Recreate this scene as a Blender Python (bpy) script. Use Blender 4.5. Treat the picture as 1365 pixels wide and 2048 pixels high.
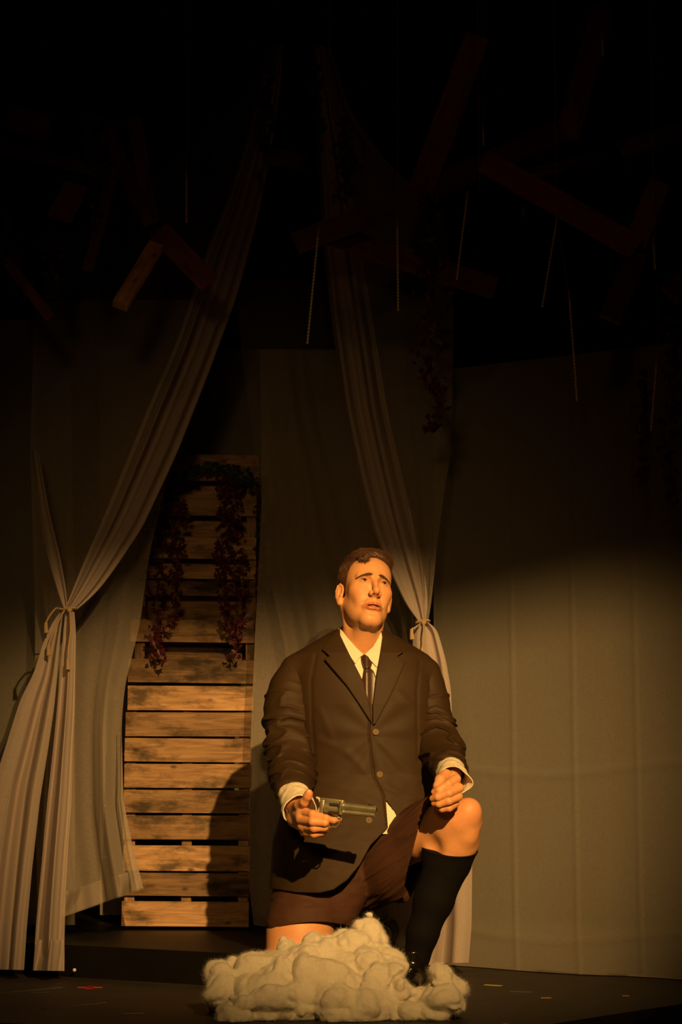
import bpy, bmesh, math, random
import numpy as np
from mathutils import Vector, Matrix
from concurrent.futures import ThreadPoolExecutor
for o in list(bpy.data.objects): bpy.data.objects.remove(o)
C = bpy.context.scene.collection
S = bpy.context.scene
R = math.radians
# ---------------------------------------------------------------- camera
F_PX = 3900.0; CAM_H = 0.6; TH = math.atan(551/3900)
cd = bpy.data.cameras.new('camera'); cam = bpy.data.objects.new('camera', cd); C.objects.link(cam)
cd.sensor_fit = 'VERTICAL'; cd.sensor_height = 36; cd.lens = F_PX/2048*36
cam.location = (0, 0, CAM_H); cam.rotation_euler = (math.pi/2+TH, 0, 0)
cd.clip_end = 60
S.camera = cam
# ---------------------------------------------------------------- world, lights, exposure
S.view_settings.view_transform = 'Standard'; S.view_settings.look = 'None'
S.view_settings.gamma = 1; S.view_settings.exposure = 0.0; S.view_settings.use_curve_mapping = False
w = bpy.data.worlds.new('dark_house'); S.world = w; w.use_nodes = True
w.node_tree.nodes['Background'].inputs[0].default_value = (0.9, .55, .3, 1)
w.node_tree.nodes['Background'].inputs[1].default_value = 0.0008
def spot(name, loc, tgt, power, col, size_deg, blend, radius):
    l = bpy.data.lights.new(name, 'SPOT'); l.energy = power; l.color = col
    l.spot_size = R(size_deg); l.spot_blend = blend; l.shadow_soft_size = radius
    o = bpy.data.objects.new(name, l); C.objects.link(o); o.location = loc
    o.rotation_euler = (Vector(tgt)-Vector(loc)).to_track_quat('-Z', 'Y').to_euler()
    return o
KEY_T = Vector((0.07, 5.95, 0.80)); KEY_L = KEY_T + Vector((0.18, -1, 0.38))*6.2
KEY = spot('key_spotlight', KEY_L, KEY_T, 2900, (1, .56, .17), 22, .95, .036)
FILL = spot('wash_spotlight', (-0.6, -0.5, 2.0), (-0.30, 6.6, 0.95), 150, (1, .56, .16), 25, 1.0, .25)
SIDE = spot('red_plank_spot', (0.3, 3.2, 3.9), (0.1, 6.6, 1.9), 6, (1, .38, .14), 60, 1.0, .2)  # dim reddish spot from above the front, aimed at the overhead planks

def P(px, py, Y):
    a = (px-682.5)/F_PX; b = (1024-py)/F_PX
    dy = math.cos(TH)-b*math.sin(TH); dz = math.sin(TH)+b*math.cos(TH)
    t = Y/dy
    return np.array([a*t, Y, CAM_H+dz*t])
def PXM(Y): return F_PX/Y            # pixels per metre at depth Y

# ---------------------------------------------------------------- tagging
def tag(o, label=None, cat=None, group=None, kind=None):
    if label: o['label'] = label
    if cat: o['category'] = cat
    if group: o['group'] = group
    if kind: o['kind'] = kind
    return o
def empty(name, loc):
    o = bpy.data.objects.new(name, None); C.objects.link(o); o.location = loc; o.empty_display_size = .05
    return o
def link(name, me, mat, parent=None):
    o = bpy.data.objects.new(name, me); C.objects.link(o)
    if mat: me.materials.append(mat)
    if parent:
        o.parent = parent
        bpy.context.view_layer.update()
        o.matrix_parent_inverse = parent.matrix_world.inverted()
    return o
# ---------------------------------------------------------------- materials
def newmat(name):
    m = bpy.data.materials.new(name); m.use_nodes = True
    nt = m.node_tree; b = nt.nodes['Principled BSDF']
    return m, nt, b
def N(nt, t, **k):
    n = nt.nodes.new(t)
    for a, v in k.items(): setattr(n, a, v)
    return n
def simple(name, col, rough=.6, metal=0, spec=.5, noise=0, nscale=30, bump=0, bscale=200, bdist=.001, coat=0, sss=0, sheen=0):
    m, nt, b = newmat(name)
    b.inputs['Base Color'].default_value = (*col, 1); b.inputs['Roughness'].default_value = rough
    b.inputs['Metallic'].default_value = metal; b.inputs['Specular IOR Level'].default_value = spec
    b.inputs['Coat Weight'].default_value = coat; b.inputs['Sheen Weight'].default_value = sheen
    if sss:
        b.inputs['Subsurface Weight'].default_value = sss; b.inputs['Subsurface Radius'].default_value = (1, .35, .15)
        b.inputs['Subsurface Scale'].default_value = .006
    tc = N(nt, 'ShaderNodeTexCoord')
    if noise:
        n = N(nt, 'ShaderNodeTexNoise'); n.inputs['Scale'].default_value = nscale; n.inputs['Detail'].default_value = 6
        nt.links.new(tc.outputs['Object'], n.inputs['Vector'])
        r = N(nt, 'ShaderNodeMapRange'); r.inputs['To Min'].default_value = 1-noise; r.inputs['To Max'].default_value = 1+noise
        nt.links.new(n.outputs['Fac'], r.inputs['Value'])
        mx = N(nt, 'ShaderNodeMix', data_type='RGBA', blend_type='MULTIPLY'); mx.inputs[0].default_value = 1
        mx.inputs[6].default_value = (*col, 1); nt.links.new(r.outputs[0], mx.inputs[7])
        nt.links.new(mx.outputs[2], b.inputs['Base Color'])
    if bump:
        n = N(nt, 'ShaderNodeTexNoise'); n.inputs['Scale'].default_value = bscale; n.inputs['Detail'].default_value = 4
        nt.links.new(tc.outputs['Object'], n.inputs['Vector'])
        bp = N(nt, 'ShaderNodeBump'); bp.inputs['Strength'].default_value = bump; bp.inputs['Distance'].default_value = bdist
        nt.links.new(n.outputs['Fac'], bp.inputs['Height']); nt.links.new(bp.outputs[0], b.inputs['Normal'])
    return m
def vcol(name, rough=.5, spec=.4, sss=0, noise=.06, nscale=120, bump=.25, bscale=700, bdist=.0006, coat=0):
    m = simple(name, (1, 1, 1), rough=rough, spec=spec, bump=bump, bscale=bscale, bdist=bdist, sss=sss, coat=coat)
    nt = m.node_tree; b = nt.nodes['Principled BSDF']
    at = N(nt, 'ShaderNodeAttribute'); at.attribute_name = 'Col'
    tc = N(nt, 'ShaderNodeTexCoord')
    n = N(nt, 'ShaderNodeTexNoise'); n.inputs['Scale'].default_value = nscale; n.inputs['Detail'].default_value = 5
    nt.links.new(tc.outputs['Object'], n.inputs['Vector'])
    r = N(nt, 'ShaderNodeMapRange'); r.inputs['To Min'].default_value = 1-noise; r.inputs['To Max'].default_value = 1+noise
    nt.links.new(n.outputs['Fac'], r.inputs['Value'])
    mx = N(nt, 'ShaderNodeMix', data_type='RGBA', blend_type='MULTIPLY'); mx.inputs[0].default_value = 1
    nt.links.new(at.outputs['Color'], mx.inputs[6]); nt.links.new(r.outputs[0], mx.inputs[7])
    nt.links.new(mx.outputs[2], b.inputs['Base Color'])
    return m
def sheer(name, col, opac, trans=.35, weave=True):
    m = bpy.data.materials.new(name); m.use_nodes = True; nt = m.node_tree
    for n in list(nt.nodes): nt.nodes.remove(n)
    out = N(nt, 'ShaderNodeOutputMaterial'); tr = N(nt, 'ShaderNodeBsdfTransparent')
    df = N(nt, 'ShaderNodeBsdfDiffuse'); tl = N(nt, 'ShaderNodeBsdfTranslucent')
    df.inputs[0].default_value = (*col, 1); tl.inputs[0].default_value = (*col, 1)
    m1 = N(nt, 'ShaderNodeMixShader'); m1.inputs[0].default_value = trans
    nt.links.new(df.outputs[0], m1.inputs[1]); nt.links.new(tl.outputs[0], m1.inputs[2])
    m2 = N(nt, 'ShaderNodeMixShader'); m2.inputs[0].default_value = opac
    nt.links.new(tr.outputs[0], m2.inputs[1]); nt.links.new(m1.outputs[0], m2.inputs[2])
    nt.links.new(m2.outputs[0], out.inputs[0])
    tc = N(nt, 'ShaderNodeTexCoord')
    acc = None
    for sc in ((60, 60, 900), (900, 900, 40)):
        mp = N(nt, 'ShaderNodeMapping'); mp.inputs['Scale'].default_value = sc
        n = N(nt, 'ShaderNodeTexNoise'); n.inputs['Scale'].default_value = 1; n.inputs['Detail'].default_value = 3
        nt.links.new(tc.outputs['Object'], mp.inputs[0]); nt.links.new(mp.outputs[0], n.inputs['Vector'])
        if acc is None: acc = n.outputs['Fac']
        else:
            ad = N(nt, 'ShaderNodeMath', operation='ADD'); nt.links.new(acc, ad.inputs[0]); nt.links.new(n.outputs['Fac'], ad.inputs[1]); acc = ad.outputs[0]
    r = N(nt, 'ShaderNodeMapRange'); r.inputs['From Min'].default_value = .6; r.inputs['From Max'].default_value = 1.4
    r.inputs['To Min'].default_value = max(0, opac-.10); r.inputs['To Max'].default_value = min(1, opac+.10)
    nt.links.new(acc, r.inputs['Value'])
    # a thin weave covers more where it is seen edge-on: cover = 1-(1-opacity)^(1/cos)
    lw = N(nt, 'ShaderNodeLayerWeight'); lw.inputs[0].default_value = .5
    cs = N(nt, 'ShaderNodeMath', operation='SUBTRACT'); cs.inputs[0].default_value = 1.0; nt.links.new(lw.outputs['Facing'], cs.inputs[1])
    mc = N(nt, 'ShaderNodeMath', operation='MAXIMUM'); mc.inputs[1].default_value = .12; nt.links.new(cs.outputs[0], mc.inputs[0])
    iv = N(nt, 'ShaderNodeMath', operation='DIVIDE'); iv.inputs[0].default_value = 1.0; nt.links.new(mc.outputs[0], iv.inputs[1])
    om = N(nt, 'ShaderNodeMath', operation='SUBTRACT'); om.inputs[0].default_value = 1.0; nt.links.new(r.outputs[0], om.inputs[1])
    pw = N(nt, 'ShaderNodeMath', operation='POWER'); nt.links.new(om.outputs[0], pw.inputs[0]); nt.links.new(iv.outputs[0], pw.inputs[1])
    fo = N(nt, 'ShaderNodeMath', operation='SUBTRACT'); fo.inputs[0].default_value = 1.0; nt.links.new(pw.outputs[0], fo.inputs[1])
    nt.links.new(fo.outputs[0], m2.inputs[0])
    return m
def woodmat(name, c1, c2, dark, stain=.5, scale=1.0, rough=.75):
    m, nt, b = newmat(name)
    b.inputs['Roughness'].default_value = rough; b.inputs['Specular IOR Level'].default_value = .25
    tc = N(nt, 'ShaderNodeTexCoord'); oi = N(nt, 'ShaderNodeObjectInfo')
    add = N(nt, 'ShaderNodeVectorMath', operation='ADD'); sc = N(nt, 'ShaderNodeVectorMath', operation='SCALE')
    sc.inputs[0].default_value = (37, 11, 23); nt.links.new(oi.outputs['Random'], sc.inputs['Scale'])
    nt.links.new(tc.outputs['Object'], add.inputs[0]); nt.links.new(sc.outputs[0], add.inputs[1])
    mp = N(nt, 'ShaderNodeMapping'); mp.inputs['Scale'].default_value = (5*scale, 60*scale, 60*scale)
    nt.links.new(add.outputs[0], mp.inputs[0])
    g = N(nt, 'ShaderNodeTexNoise'); g.inputs['Scale'].default_value = 1; g.inputs['Detail'].default_value = 8; g.inputs['Distortion'].default_value = 1.2
    nt.links.new(mp.outputs[0], g.inputs['Vector'])
    cr = N(nt, 'ShaderNodeValToRGB'); cr.color_ramp.elements[0].position = .3; cr.color_ramp.elements[1].position = .68
    cr.color_ramp.elements[0].color = (*c2, 1); cr.color_ramp.elements[1].color = (*c1, 1)
    nt.links.new(g.outputs['Fac'], cr.inputs[0])
    mp2 = N(nt, 'ShaderNodeMapping'); mp2.inputs['Scale'].default_value = (6*scale, 14*scale, 14*scale)
    nt.links.new(add.outputs[0], mp2.inputs[0])
    s = N(nt, 'ShaderNodeTexNoise'); s.inputs['Scale'].default_value = 1; s.inputs['Detail'].default_value = 6; s.inputs['Roughness'].default_value = .65
    nt.links.new(mp2.outputs[0], s.inputs['Vector'])
    sr = N(nt, 'ShaderNodeMapRange'); sr.inputs['From Min'].default_value = .47; sr.inputs['From Max'].default_value = .64
    sr.inputs['To Max'].default_value = stain
    nt.links.new(s.outputs['Fac'], sr.inputs['Value'])
    mx = N(nt, 'ShaderNodeMix', data_type='RGBA'); nt.links.new(sr.outputs[0], mx.inputs[0])
    nt.links.new(cr.outputs[0], mx.inputs[6]); mx.inputs[7].default_value = (*dark, 1)
    # knots
    v = N(nt, 'ShaderNodeTexVoronoi'); v.inputs['Scale'].default_value = 1; mp3 = N(nt, 'ShaderNodeMapping')
    mp3.inputs['Scale'].default_value = (9*scale, 12*scale, 16*scale); nt.links.new(add.outputs[0], mp3.inputs[0]); nt.links.new(mp3.outputs[0], v.inputs['Vector'])
    kr = N(nt, 'ShaderNodeMapRange'); kr.inputs['From Min'].default_value = .06; kr.inputs['From Max'].default_value = .16
    kr.inputs['To Min'].default_value = .75; kr.inputs['To Max'].default_value = 0
    nt.links.new(v.outputs['Distance'], kr.inputs['Value'])
    mx2 = N(nt, 'ShaderNodeMix', data_type='RGBA'); nt.links.new(kr.outputs[0], mx2.inputs[0])
    nt.links.new(mx.outputs[2], mx2.inputs[6]); mx2.inputs[7].default_value = (dark[0]*.5, dark[1]*.5, dark[2]*.5, 1)
    hv = N(nt, 'ShaderNodeMapRange'); hv.inputs['To Min'].default_value = .48; hv.inputs['To Max'].default_value = 1.2
    nt.links.new(oi.outputs['Random'], hv.inputs['Value'])
    mx3 = N(nt, 'ShaderNodeMix', data_type='RGBA', blend_type='MULTIPLY'); mx3.inputs[0].default_value = 1
    nt.links.new(mx2.outputs[2], mx3.inputs[6]); nt.links.new(hv.outputs[0], mx3.inputs[7])
    nt.links.new(mx3.outputs[2], b.inputs['Base Color'])
    bp = N(nt, 'ShaderNodeBump'); bp.inputs['Strength'].default_value = .5; bp.inputs['Distance'].default_value = .002
    nt.links.new(g.outputs['Fac'], bp.inputs['Height']); nt.links.new(bp.outputs[0], b.inputs['Normal'])
    return m
M = {}
M['floor'] = simple('black_stage_paint', (.034, .026, .020), rough=.6, spec=.3, noise=.6, nscale=9, bump=.3, bscale=40, bdist=.002)
M['riser'] = simple('black_riser_paint', (.006, .0045, .0035), rough=.5, spec=.25, noise=.5, nscale=12, bump=.25, bscale=60, bdist=.002)
M['wall'] = simple('black_drape', (.006, .005, .005), rough=.95, spec=.05)
M['pallet'] = woodmat('pallet_wood', (.50, .31, .165), (.24, .135, .07), (.060, .042, .025), .9)
M['beam'] = woodmat('reddish_lumber', (.30, .10, .06), (.17, .055, .035), (.08, .03, .02), .5)
M['beam_end'] = woodmat('raw_lumber', (.60, .33, .14), (.34, .17, .07), (.14, .07, .04), .5)
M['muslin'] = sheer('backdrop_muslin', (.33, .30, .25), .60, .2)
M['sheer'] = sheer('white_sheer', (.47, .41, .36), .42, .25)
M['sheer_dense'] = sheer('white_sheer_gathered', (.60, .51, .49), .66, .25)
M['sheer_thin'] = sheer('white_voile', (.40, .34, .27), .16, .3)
M['rope'] = simple('tan_rope', (.40, .29, .17), rough=.9, bump=.8, bscale=500, bdist=.002)
M['leaf'] = simple('maroon_leaf', (.07, .008, .014), rough=.5, noise=.5, nscale=20)
M['leaf_green'] = simple('dark_green_leaf', (.02, .035, .012), rough=.5, noise=.5, nscale=20)
M['stem'] = simple('dark_vine', (.04, .025, .015), rough=.8)
M['tube'] = simple('clear_plastic_tube', (.95, .75, .5), rough=.12, spec=.9, coat=1)
M['cable'] = simple('cable', (.35, .2, .12), rough=.5)
M['cotton'] = simple('cotton_batting', (.66, .61, .52), rough=1, spec=.02, bump=.25, bscale=260, bdist=.002, sss=.5)
M['fibre'] = simple('cotton_fibre', (.70, .65, .56), rough=1, spec=.02)
M['strand'] = simple('hair_strand', (.10, .040, .016), rough=.4, spec=.5)
M['skin'] = vcol('skin', rough=.47, spec=.4, sss=.15, noise=.10, bump=.4, bscale=420, bdist=.0012)
M['hair'] = simple('brown_hair', (.06, .025, .012), rough=.5, spec=.5, noise=.3, nscale=60)
M['brow'] = simple('dark_brow_hair', (.075, .036, .018), rough=.8)
M['suit'] = simple('dark_brown_suiting', (.039, .0215, .0088), rough=.62, spec=.20, noise=.15, nscale=200, bump=.10, bscale=900, bdist=.0006)
M['lining'] = simple('dark_lining', (.012, .008, .006), rough=.7)
M['shorts'] = simple('brown_shorts_cloth', (.060, .025, .014), rough=.7, spec=.2, noise=.12, nscale=200, bump=.2, bscale=900, bdist=.0005)
M['shirt'] = simple('cream_shirt', (.78, .70, .55), rough=.8, spec=.2, bump=.15, bscale=600, bdist=.0005)
M['tie'] = simple('dark_brown_silk', (.05, .022, .012), rough=.33, spec=.6)
M['sock'] = simple('black_sock', (.004, .003, .0025), rough=.85, spec=.15, bump=.3, bscale=900, bdist=.001)
M['shoe'] = simple('black_patent_shoe', (.008, .006, .005), rough=.14, spec=.8)
M['steel'] = simple('worn_gunmetal', (.42, .39, .27), rough=.40, metal=.8, noise=.35, nscale=60)
M['dark_steel'] = simple('dark_gunmetal', (.06, .055, .045), rough=.4, metal=.6)
M['ivory'] = simple('pale_grip', (.62, .55, .42), rough=.35)
M['button'] = simple('horn_button', (.20, .13, .07), rough=.2, spec=.8, coat=.6, noise=.4, nscale=200)
M['eye'] = vcol('eyeball', rough=.05, spec=.8, bump=0, noise=0, coat=1)
M['tooth'] = simple('tooth', (.72, .62, .48), rough=.25)
M['mouth'] = simple('inner_mouth', (.10, .02, .012), rough=.4)
M['tear'] = simple('wet_tear', (.70, .42, .24), rough=.10, spec=1, coat=1)
# ---------------------------------------------------------------- mesh helpers
def mesh_from(verts, faces, name='m', smooth=True):
    me = bpy.data.meshes.new(name)
    verts = np.asarray(verts, np.float32); faces = np.asarray(faces, np.int32)
    me.vertices.add(len(verts)); me.vertices.foreach_set('co', verts.ravel())
    k = faces.shape[1]
    me.loops.add(faces.size); me.loops.foreach_set('vertex_index', faces.ravel())
    me.polygons.add(len(faces)); me.polygons.foreach_set('loop_start', np.arange(0, faces.size, k, dtype=np.int32))
    me.polygons.foreach_set('use_smooth', np.full(len(faces), smooth))
    me.update(calc_edges=True); me.validate()
    return me
class MB:
    def __init__(s): s.bm = bmesh.new()
    def box(s, c, size, rot=None, bevel=0):
        r = bmesh.ops.create_cube(s.bm, size=1); vs = r['verts']
        m = Matrix.Translation(Vector(c)) @ ((rot.to_4x4() if rot else Matrix()) @ Matrix.Diagonal((*size, 1)))
        bmesh.ops.transform(s.bm, matrix=m, verts=vs)
        if bevel:
            es = list({e for v in vs for e in v.link_edges})
            bmesh.ops.bevel(s.bm, geom=es, offset=bevel, segments=2, affect='EDGES', profile=.6)
        return s
    def cyl(s, a, b, r1, r2=None, seg=20, cap=True):
        a, b = Vector(a), Vector(b); r2 = r1 if r2 is None else r2
        q = (b-a).to_track_quat('Z', 'Y').to_matrix().to_4x4()
        m = Matrix.Translation((a+b)/2) @ q
        bmesh.ops.create_cone(s.bm, cap_ends=cap, segments=seg, radius1=r1, radius2=r2, depth=(b-a).length, matrix=m)
        return s
    def sph(s, c, r, seg=16, scale=(1, 1, 1), rot=None):
        m = Matrix.Translation(Vector(c)) @ ((rot.to_4x4() if rot else Matrix()) @ Matrix.Diagonal((*scale, 1)))
        bmesh.ops.create_uvsphere(s.bm, u_segments=seg, v_segments=seg//2+2, radius=r, matrix=m); return s
    def tube(s, pts, rad, seg=8):
        pts = [Vector(p) for p in pts]; n = len(pts); rings = []
        rad = rad if hasattr(rad, '__len__') else [rad]*n
        up = None
        for i, p in enumerate(pts):
            t = (pts[min(i+1, n-1)]-pts[max(i-1, 0)]).normalized()
            if up is None: up = t.orthogonal().normalized()
            up = (up-t*up.dot(t)).normalized(); sd = t.cross(up)
            rings.append([s.bm.verts.new(p+(up*math.cos(2*math.pi*k/seg)+sd*math.sin(2*math.pi*k/seg))*rad[i]) for k in range(seg)])
        for i in range(n-1):
            for k in range(seg):
                s.bm.faces.new((rings[i][k], rings[i][(k+1) % seg], rings[i+1][(k+1) % seg], rings[i+1][k]))
        s.bm.faces.new(rings[0][::-1]); s.bm.faces.new(rings[-1]); return s
    def build(s, name, mat, parent=None, smooth=True):
        bmesh.ops.recalc_face_normals(s.bm, faces=s.bm.faces)
        me = bpy.data.meshes.new(name); s.bm.to_mesh(me); s.bm.free()
        if smooth:
            for p in me.polygons: p.use_smooth = True
            me.set_sharp_from_angle(angle=R(35))
        return link(name, me, mat, parent)
# ---------------------------------------------------------------- numpy signed-distance toolkit
f4 = np.float32
def A3(v): return np.asarray(v, f4)
def hashn(ix, iy, iz, seed):
    h = (ix*np.int64(374761393)+iy*np.int64(668265263)+iz*np.int64(1274126177)+seed*np.int64(974634777)) & 0x7fffffff
    h = ((h ^ (h >> 13))*np.int64(1103515245)) & 0x7fffffff
    h = (h ^ (h >> 11)) & 0xffff
    return h.astype(f4)/32767.5-1
def vnoise(q, seed=0):
    i = np.floor(q).astype(np.int64); f = q-i; f = f*f*(3-2*f)
    fx, fy, fz = f[:, 0], f[:, 1], f[:, 2]; x, y, z = i[:, 0], i[:, 1], i[:, 2]
    def h(a, b, c): return hashn(x+a, y+b, z+c, seed)
    c00 = h(0, 0, 0)*(1-fx)+h(1, 0, 0)*fx; c10 = h(0, 1, 0)*(1-fx)+h(1, 1, 0)*fx
    c01 = h(0, 0, 1)*(1-fx)+h(1, 0, 1)*fx; c11 = h(0, 1, 1)*(1-fx)+h(1, 1, 1)*fx
    return ((c00*(1-fy)+c10*fy)*(1-fz)+(c01*(1-fy)+c11*fy)*fz).astype(f4)
def fbm(q, oct=3, seed=0):
    s = 0; a = 1
    for k in range(oct): s = s+a*vnoise(q*(2**k)+k*7.3, seed+k); a *= .5
    return s
def smin(a, b, k):
    h = np.clip(.5+.5*(b-a)/k, 0, 1); return b*(1-h)+a*h-k*h*(1-h)
def smax(a, b, k): return -smin(-a, -b, k)
def cone(p, a, b, ra, rb):
    a = A3(a); b = A3(b); ab = b-a; t = np.clip(((p-a)@ab)/max(1e-9, float(ab@ab)), 0, 1)
    d = p-a-t[:, None]*ab
    return np.sqrt((d*d).sum(1))-(ra+t*(rb-ra))
def chain(p, pts, k=.008):
    d = None
    for i in range(len(pts)-1):
        c = cone(p, pts[i][:3], pts[i+1][:3], pts[i][3], pts[i+1][3])
        d = c if d is None else smin(d, c, k)
    return d
def ell(p, c, r, rot=None):
    q = p-A3(c)
    if rot is not None: q = q@A3(rot)
    r = A3(r); k0 = np.sqrt(((q/r)**2).sum(1)); k1 = np.sqrt(((q/(r*r))**2).sum(1))+1e-9
    return k0*(k0-1)/k1
def sph(p, c, r): q = p-A3(c); return np.sqrt((q*q).sum(1))-r
def poly2(x, z, pts):
    pts = np.asarray(pts, f4); d = np.full(x.shape, 1e9, f4); s = np.ones(x.shape, f4); n = len(pts); j = n-1
    for i in range(n):
        ex, ez = pts[j]-pts[i]; wx = x-pts[i][0]; wz = z-pts[i][1]
        t = np.clip((wx*ex+wz*ez)/max(1e-12, float(ex*ex+ez*ez)), 0, 1)
        bx = wx-ex*t; bz = wz-ez*t; d = np.minimum(d, bx*bx+bz*bz)
        c1 = z >= pts[i][1]; c2 = z < pts[j][1]; c3 = ex*wz > ez*wx
        s = np.where((c1 & c2 & c3) | (~c1 & ~c2 & ~c3), -s, s); j = i
    return s*np.sqrt(d)
def line2(x, z, pts):
    d = np.full(x.shape, 1e9, f4); pts = np.asarray(pts, f4)
    for i in range(len(pts)-1):
        e = pts[i+1]-pts[i]; wx = x-pts[i][0]; wz = z-pts[i][1]
        t = np.clip((wx*e[0]+wz*e[1])/max(1e-12, float(e@e)), 0, 1)
        d = np.minimum(d, (wx-e[0]*t)**2+(wz-e[1]*t)**2)
    return np.sqrt(d)
def sdf_mesh(f, lo, hi, h, slack=1.5, nb=8):
    lo = np.array(lo, float); hi = np.array(hi, float); B = nb*h
    n = np.ceil((hi-lo)/B).astype(int)
    g = np.stack(np.meshgrid(*[np.arange(k) for k in n], indexing='ij'), -1).reshape(-1, 3)
    cen = (lo+(g+.5)*B).astype(f4)
    def par(fn, arrs): 
        with ThreadPoolExecutor(4) as ex: return list(ex.map(fn, arrs))
    chunks = [cen[i:i+60000] for i in range(0, len(cen), 60000)]
    d = np.concatenate(par(f, chunks))
    act = g[np.abs(d) < B*.87*slack]
    off = np.stack(np.meshgrid(*[np.arange(nb+1)]*3, indexing='ij'), -1).reshape(-1, 3)
    NN = (n*nb+2).astype(np.int64)
    co = np.array([[0,0,0],[1,0,0],[0,1,0],[1,1,0],[0,0,1],[1,0,1],[0,1,1],[1,1,1]])
    edges = [(0,1),(2,3),(4,5),(6,7),(0,2),(1,3),(4,6),(5,7),(0,4),(1,5),(2,6),(3,7)]
    def work(bl):
        idx = (bl[:, None, :]*nb+off[None])              # nb+1 corners
        pts = (lo+idx.reshape(-1, 3)*h).astype(f4)
        V = f(pts).reshape(len(bl), nb+1, nb+1, nb+1)
        cs = [V[:, a:a+nb, b:b+nb, c:c+nb] for a, b, c in co]
        neg = sum((c < 0).astype(np.int8) for c in cs)
        w = np.nonzero((neg > 0) & (neg < 8))
        if len(w[0]) == 0: return None
        vals = np.stack([c[w] for c in cs], 1)
        cell = bl[w[0]]*nb+np.stack(w[1:], 1)
        acc = np.zeros((len(vals), 3)); cnt = np.zeros(len(vals))
        for a, b in edges:
            va, vb = vals[:, a], vals[:, b]; m = (va < 0) != (vb < 0)
            t = np.where(m, va/(va-vb+(va == vb)), 0)
            acc += np.where(m[:, None], co[a]+t[:, None]*(co[b]-co[a]), 0); cnt += m
        pos = lo+(cell+acc/cnt[:, None])*h
        s0 = vals[:, 0] < 0
        fl = np.stack([(vals[:, 1] < 0) != s0, (vals[:, 2] < 0) != s0, (vals[:, 4] < 0) != s0], 1)
        return cell, pos, s0, fl
    res = [r for r in par(work, [act[i:i+150] for i in range(0, len(act), 150)]) if r is not None]
    cell = np.concatenate([r[0] for r in res]).astype(np.int64); pos = np.concatenate([r[1] for r in res])
    s0 = np.concatenate([r[2] for r in res]); fl = np.concatenate([r[3] for r in res])
    cid = (cell[:, 0]*NN[1]+cell[:, 1])*NN[2]+cell[:, 2]
    order = np.argsort(cid); sc = cid[order]
    quads = []
    st = (NN[1]*NN[2], NN[2], np.int64(1))
    for ax, (u, v) in enumerate(((1, 2), (2, 0), (0, 1))):
        m = fl[:, ax]; base = cid[m]; sg = s0[m]
        q = []; ok = np.ones(len(base), bool)
        for dlt in (0, -st[u], -st[u]-st[v], -st[v]):
            k = np.searchsorted(sc, base+dlt); k = np.clip(k, 0, len(sc)-1)
            ok &= sc[k] == base+dlt; q.append(order[k])
        q = np.stack(q, 1)[ok]; sg = sg[ok]
        q[~sg] = q[~sg][:, ::-1]; quads.append(q)
    return pos, np.concatenate(quads)
def sdf_obj(name, f, lo, hi, h, mat, parent=None, slack=1.5, col=None, matrix=None):
    v, q = sdf_mesh(f, lo, hi, h, slack)
    me = mesh_from(v, q, name)
    if col is not None:
        c = col(v.astype(f4)); setcol(me, c)
    return link(name, me, mat, parent)
def setcol(me, c):
    at = me.color_attributes.new('Col', 'FLOAT_COLOR', 'POINT')
    c4 = np.ones((len(c), 4), f4); c4[:, :3] = c; at.data.foreach_set('color', c4.ravel())

def hairs(name, roots, dirs, normals, length, rad, mat, parent, seg=4, curl=.3, seed=0, jit=.12, bend=0):
    rg = np.random.default_rng(seed); n = len(roots); L = length*rg.uniform(.6, 1.2, n)
    pts = np.zeros((n, seg+1, 3)); d = dirs+rg.normal(0, jit, (n, 3)); j = rg.normal(0, curl, (n, 3))
    for k in range(seg+1):
        t = k/seg; pts[:, k] = roots+(d*t+j*t*t*.5+normals*(t*(1-t))*.25)*L[:, None]-(normals*5*(t*t)*(L**2)[:, None]/(2*.075) if bend else 0)
    cu = bpy.data.hair_curves.new(name); cu.add_curves([seg+1]*n)
    cu.attributes['position'].data.foreach_set('vector', pts.astype(np.float32).ravel())
    r = cu.attributes.get('radius') or cu.attributes.new('radius', 'FLOAT', 'POINT')
    rr = np.tile(np.linspace(1, .35, seg+1), n)*rad; r.data.foreach_set('value', rr.astype(np.float32))
    return link(name, cu, mat, parent)
def surf_samples(o, f, n, seed=0, e=.0015):
    rg = np.random.default_rng(seed); v = np.empty(len(o.data.vertices)*3, np.float32); o.data.vertices.foreach_get('co', v); v = v.reshape(-1, 3)
    p = v[rg.choice(len(v), n, replace=n > len(v))]+rg.normal(0, .0008, (n, 3)).astype(f4); g = np.zeros((n, 3), f4)
    for k in range(3):
        dp = np.zeros(3, f4); dp[k] = e; g[:, k] = f(p+dp)-f(p-dp)
    return p, g/(np.linalg.norm(g, axis=1, keepdims=True)+1e-9)
# ================================================================ the set
rnd = random.Random(7)
def slab(name, poly, z0, z1, mat):
    bm = bmesh.new(); a = [bm.verts.new((x, y, z0)) for x, y in poly]; b = [bm.verts.new((x, y, z1)) for x, y in poly]; n = len(poly)
    bm.faces.new(b); bm.faces.new(a[::-1])
    for i in range(n): bm.faces.new((a[i], a[(i+1) % n], b[(i+1) % n], b[i]))
    bmesh.ops.recalc_face_normals(bm, faces=bm.faces)
    me = bpy.data.meshes.new(name); bm.to_mesh(me); bm.free(); return link(name, me, mat)
tag(slab('floor', [(.243, 4.797), (3.6, 8.59), (3.6, 9.5), (-3.6, 9.5), (-3.6, 6.027)], -.30, 0, M['floor']), kind='structure')
tag(slab('floor', [(-3.7, -1), (3.7, -1), (3.7, 9.6), (-3.7, 9.6)], -.36, -.301, M['wall']), kind='structure')
tag(slab('wall_back', [(-3.7, 9.5), (3.7, 9.5), (3.7, 9.6), (-3.7, 9.6)], -.3, 4.6, M['wall']), kind='structure')
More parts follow.
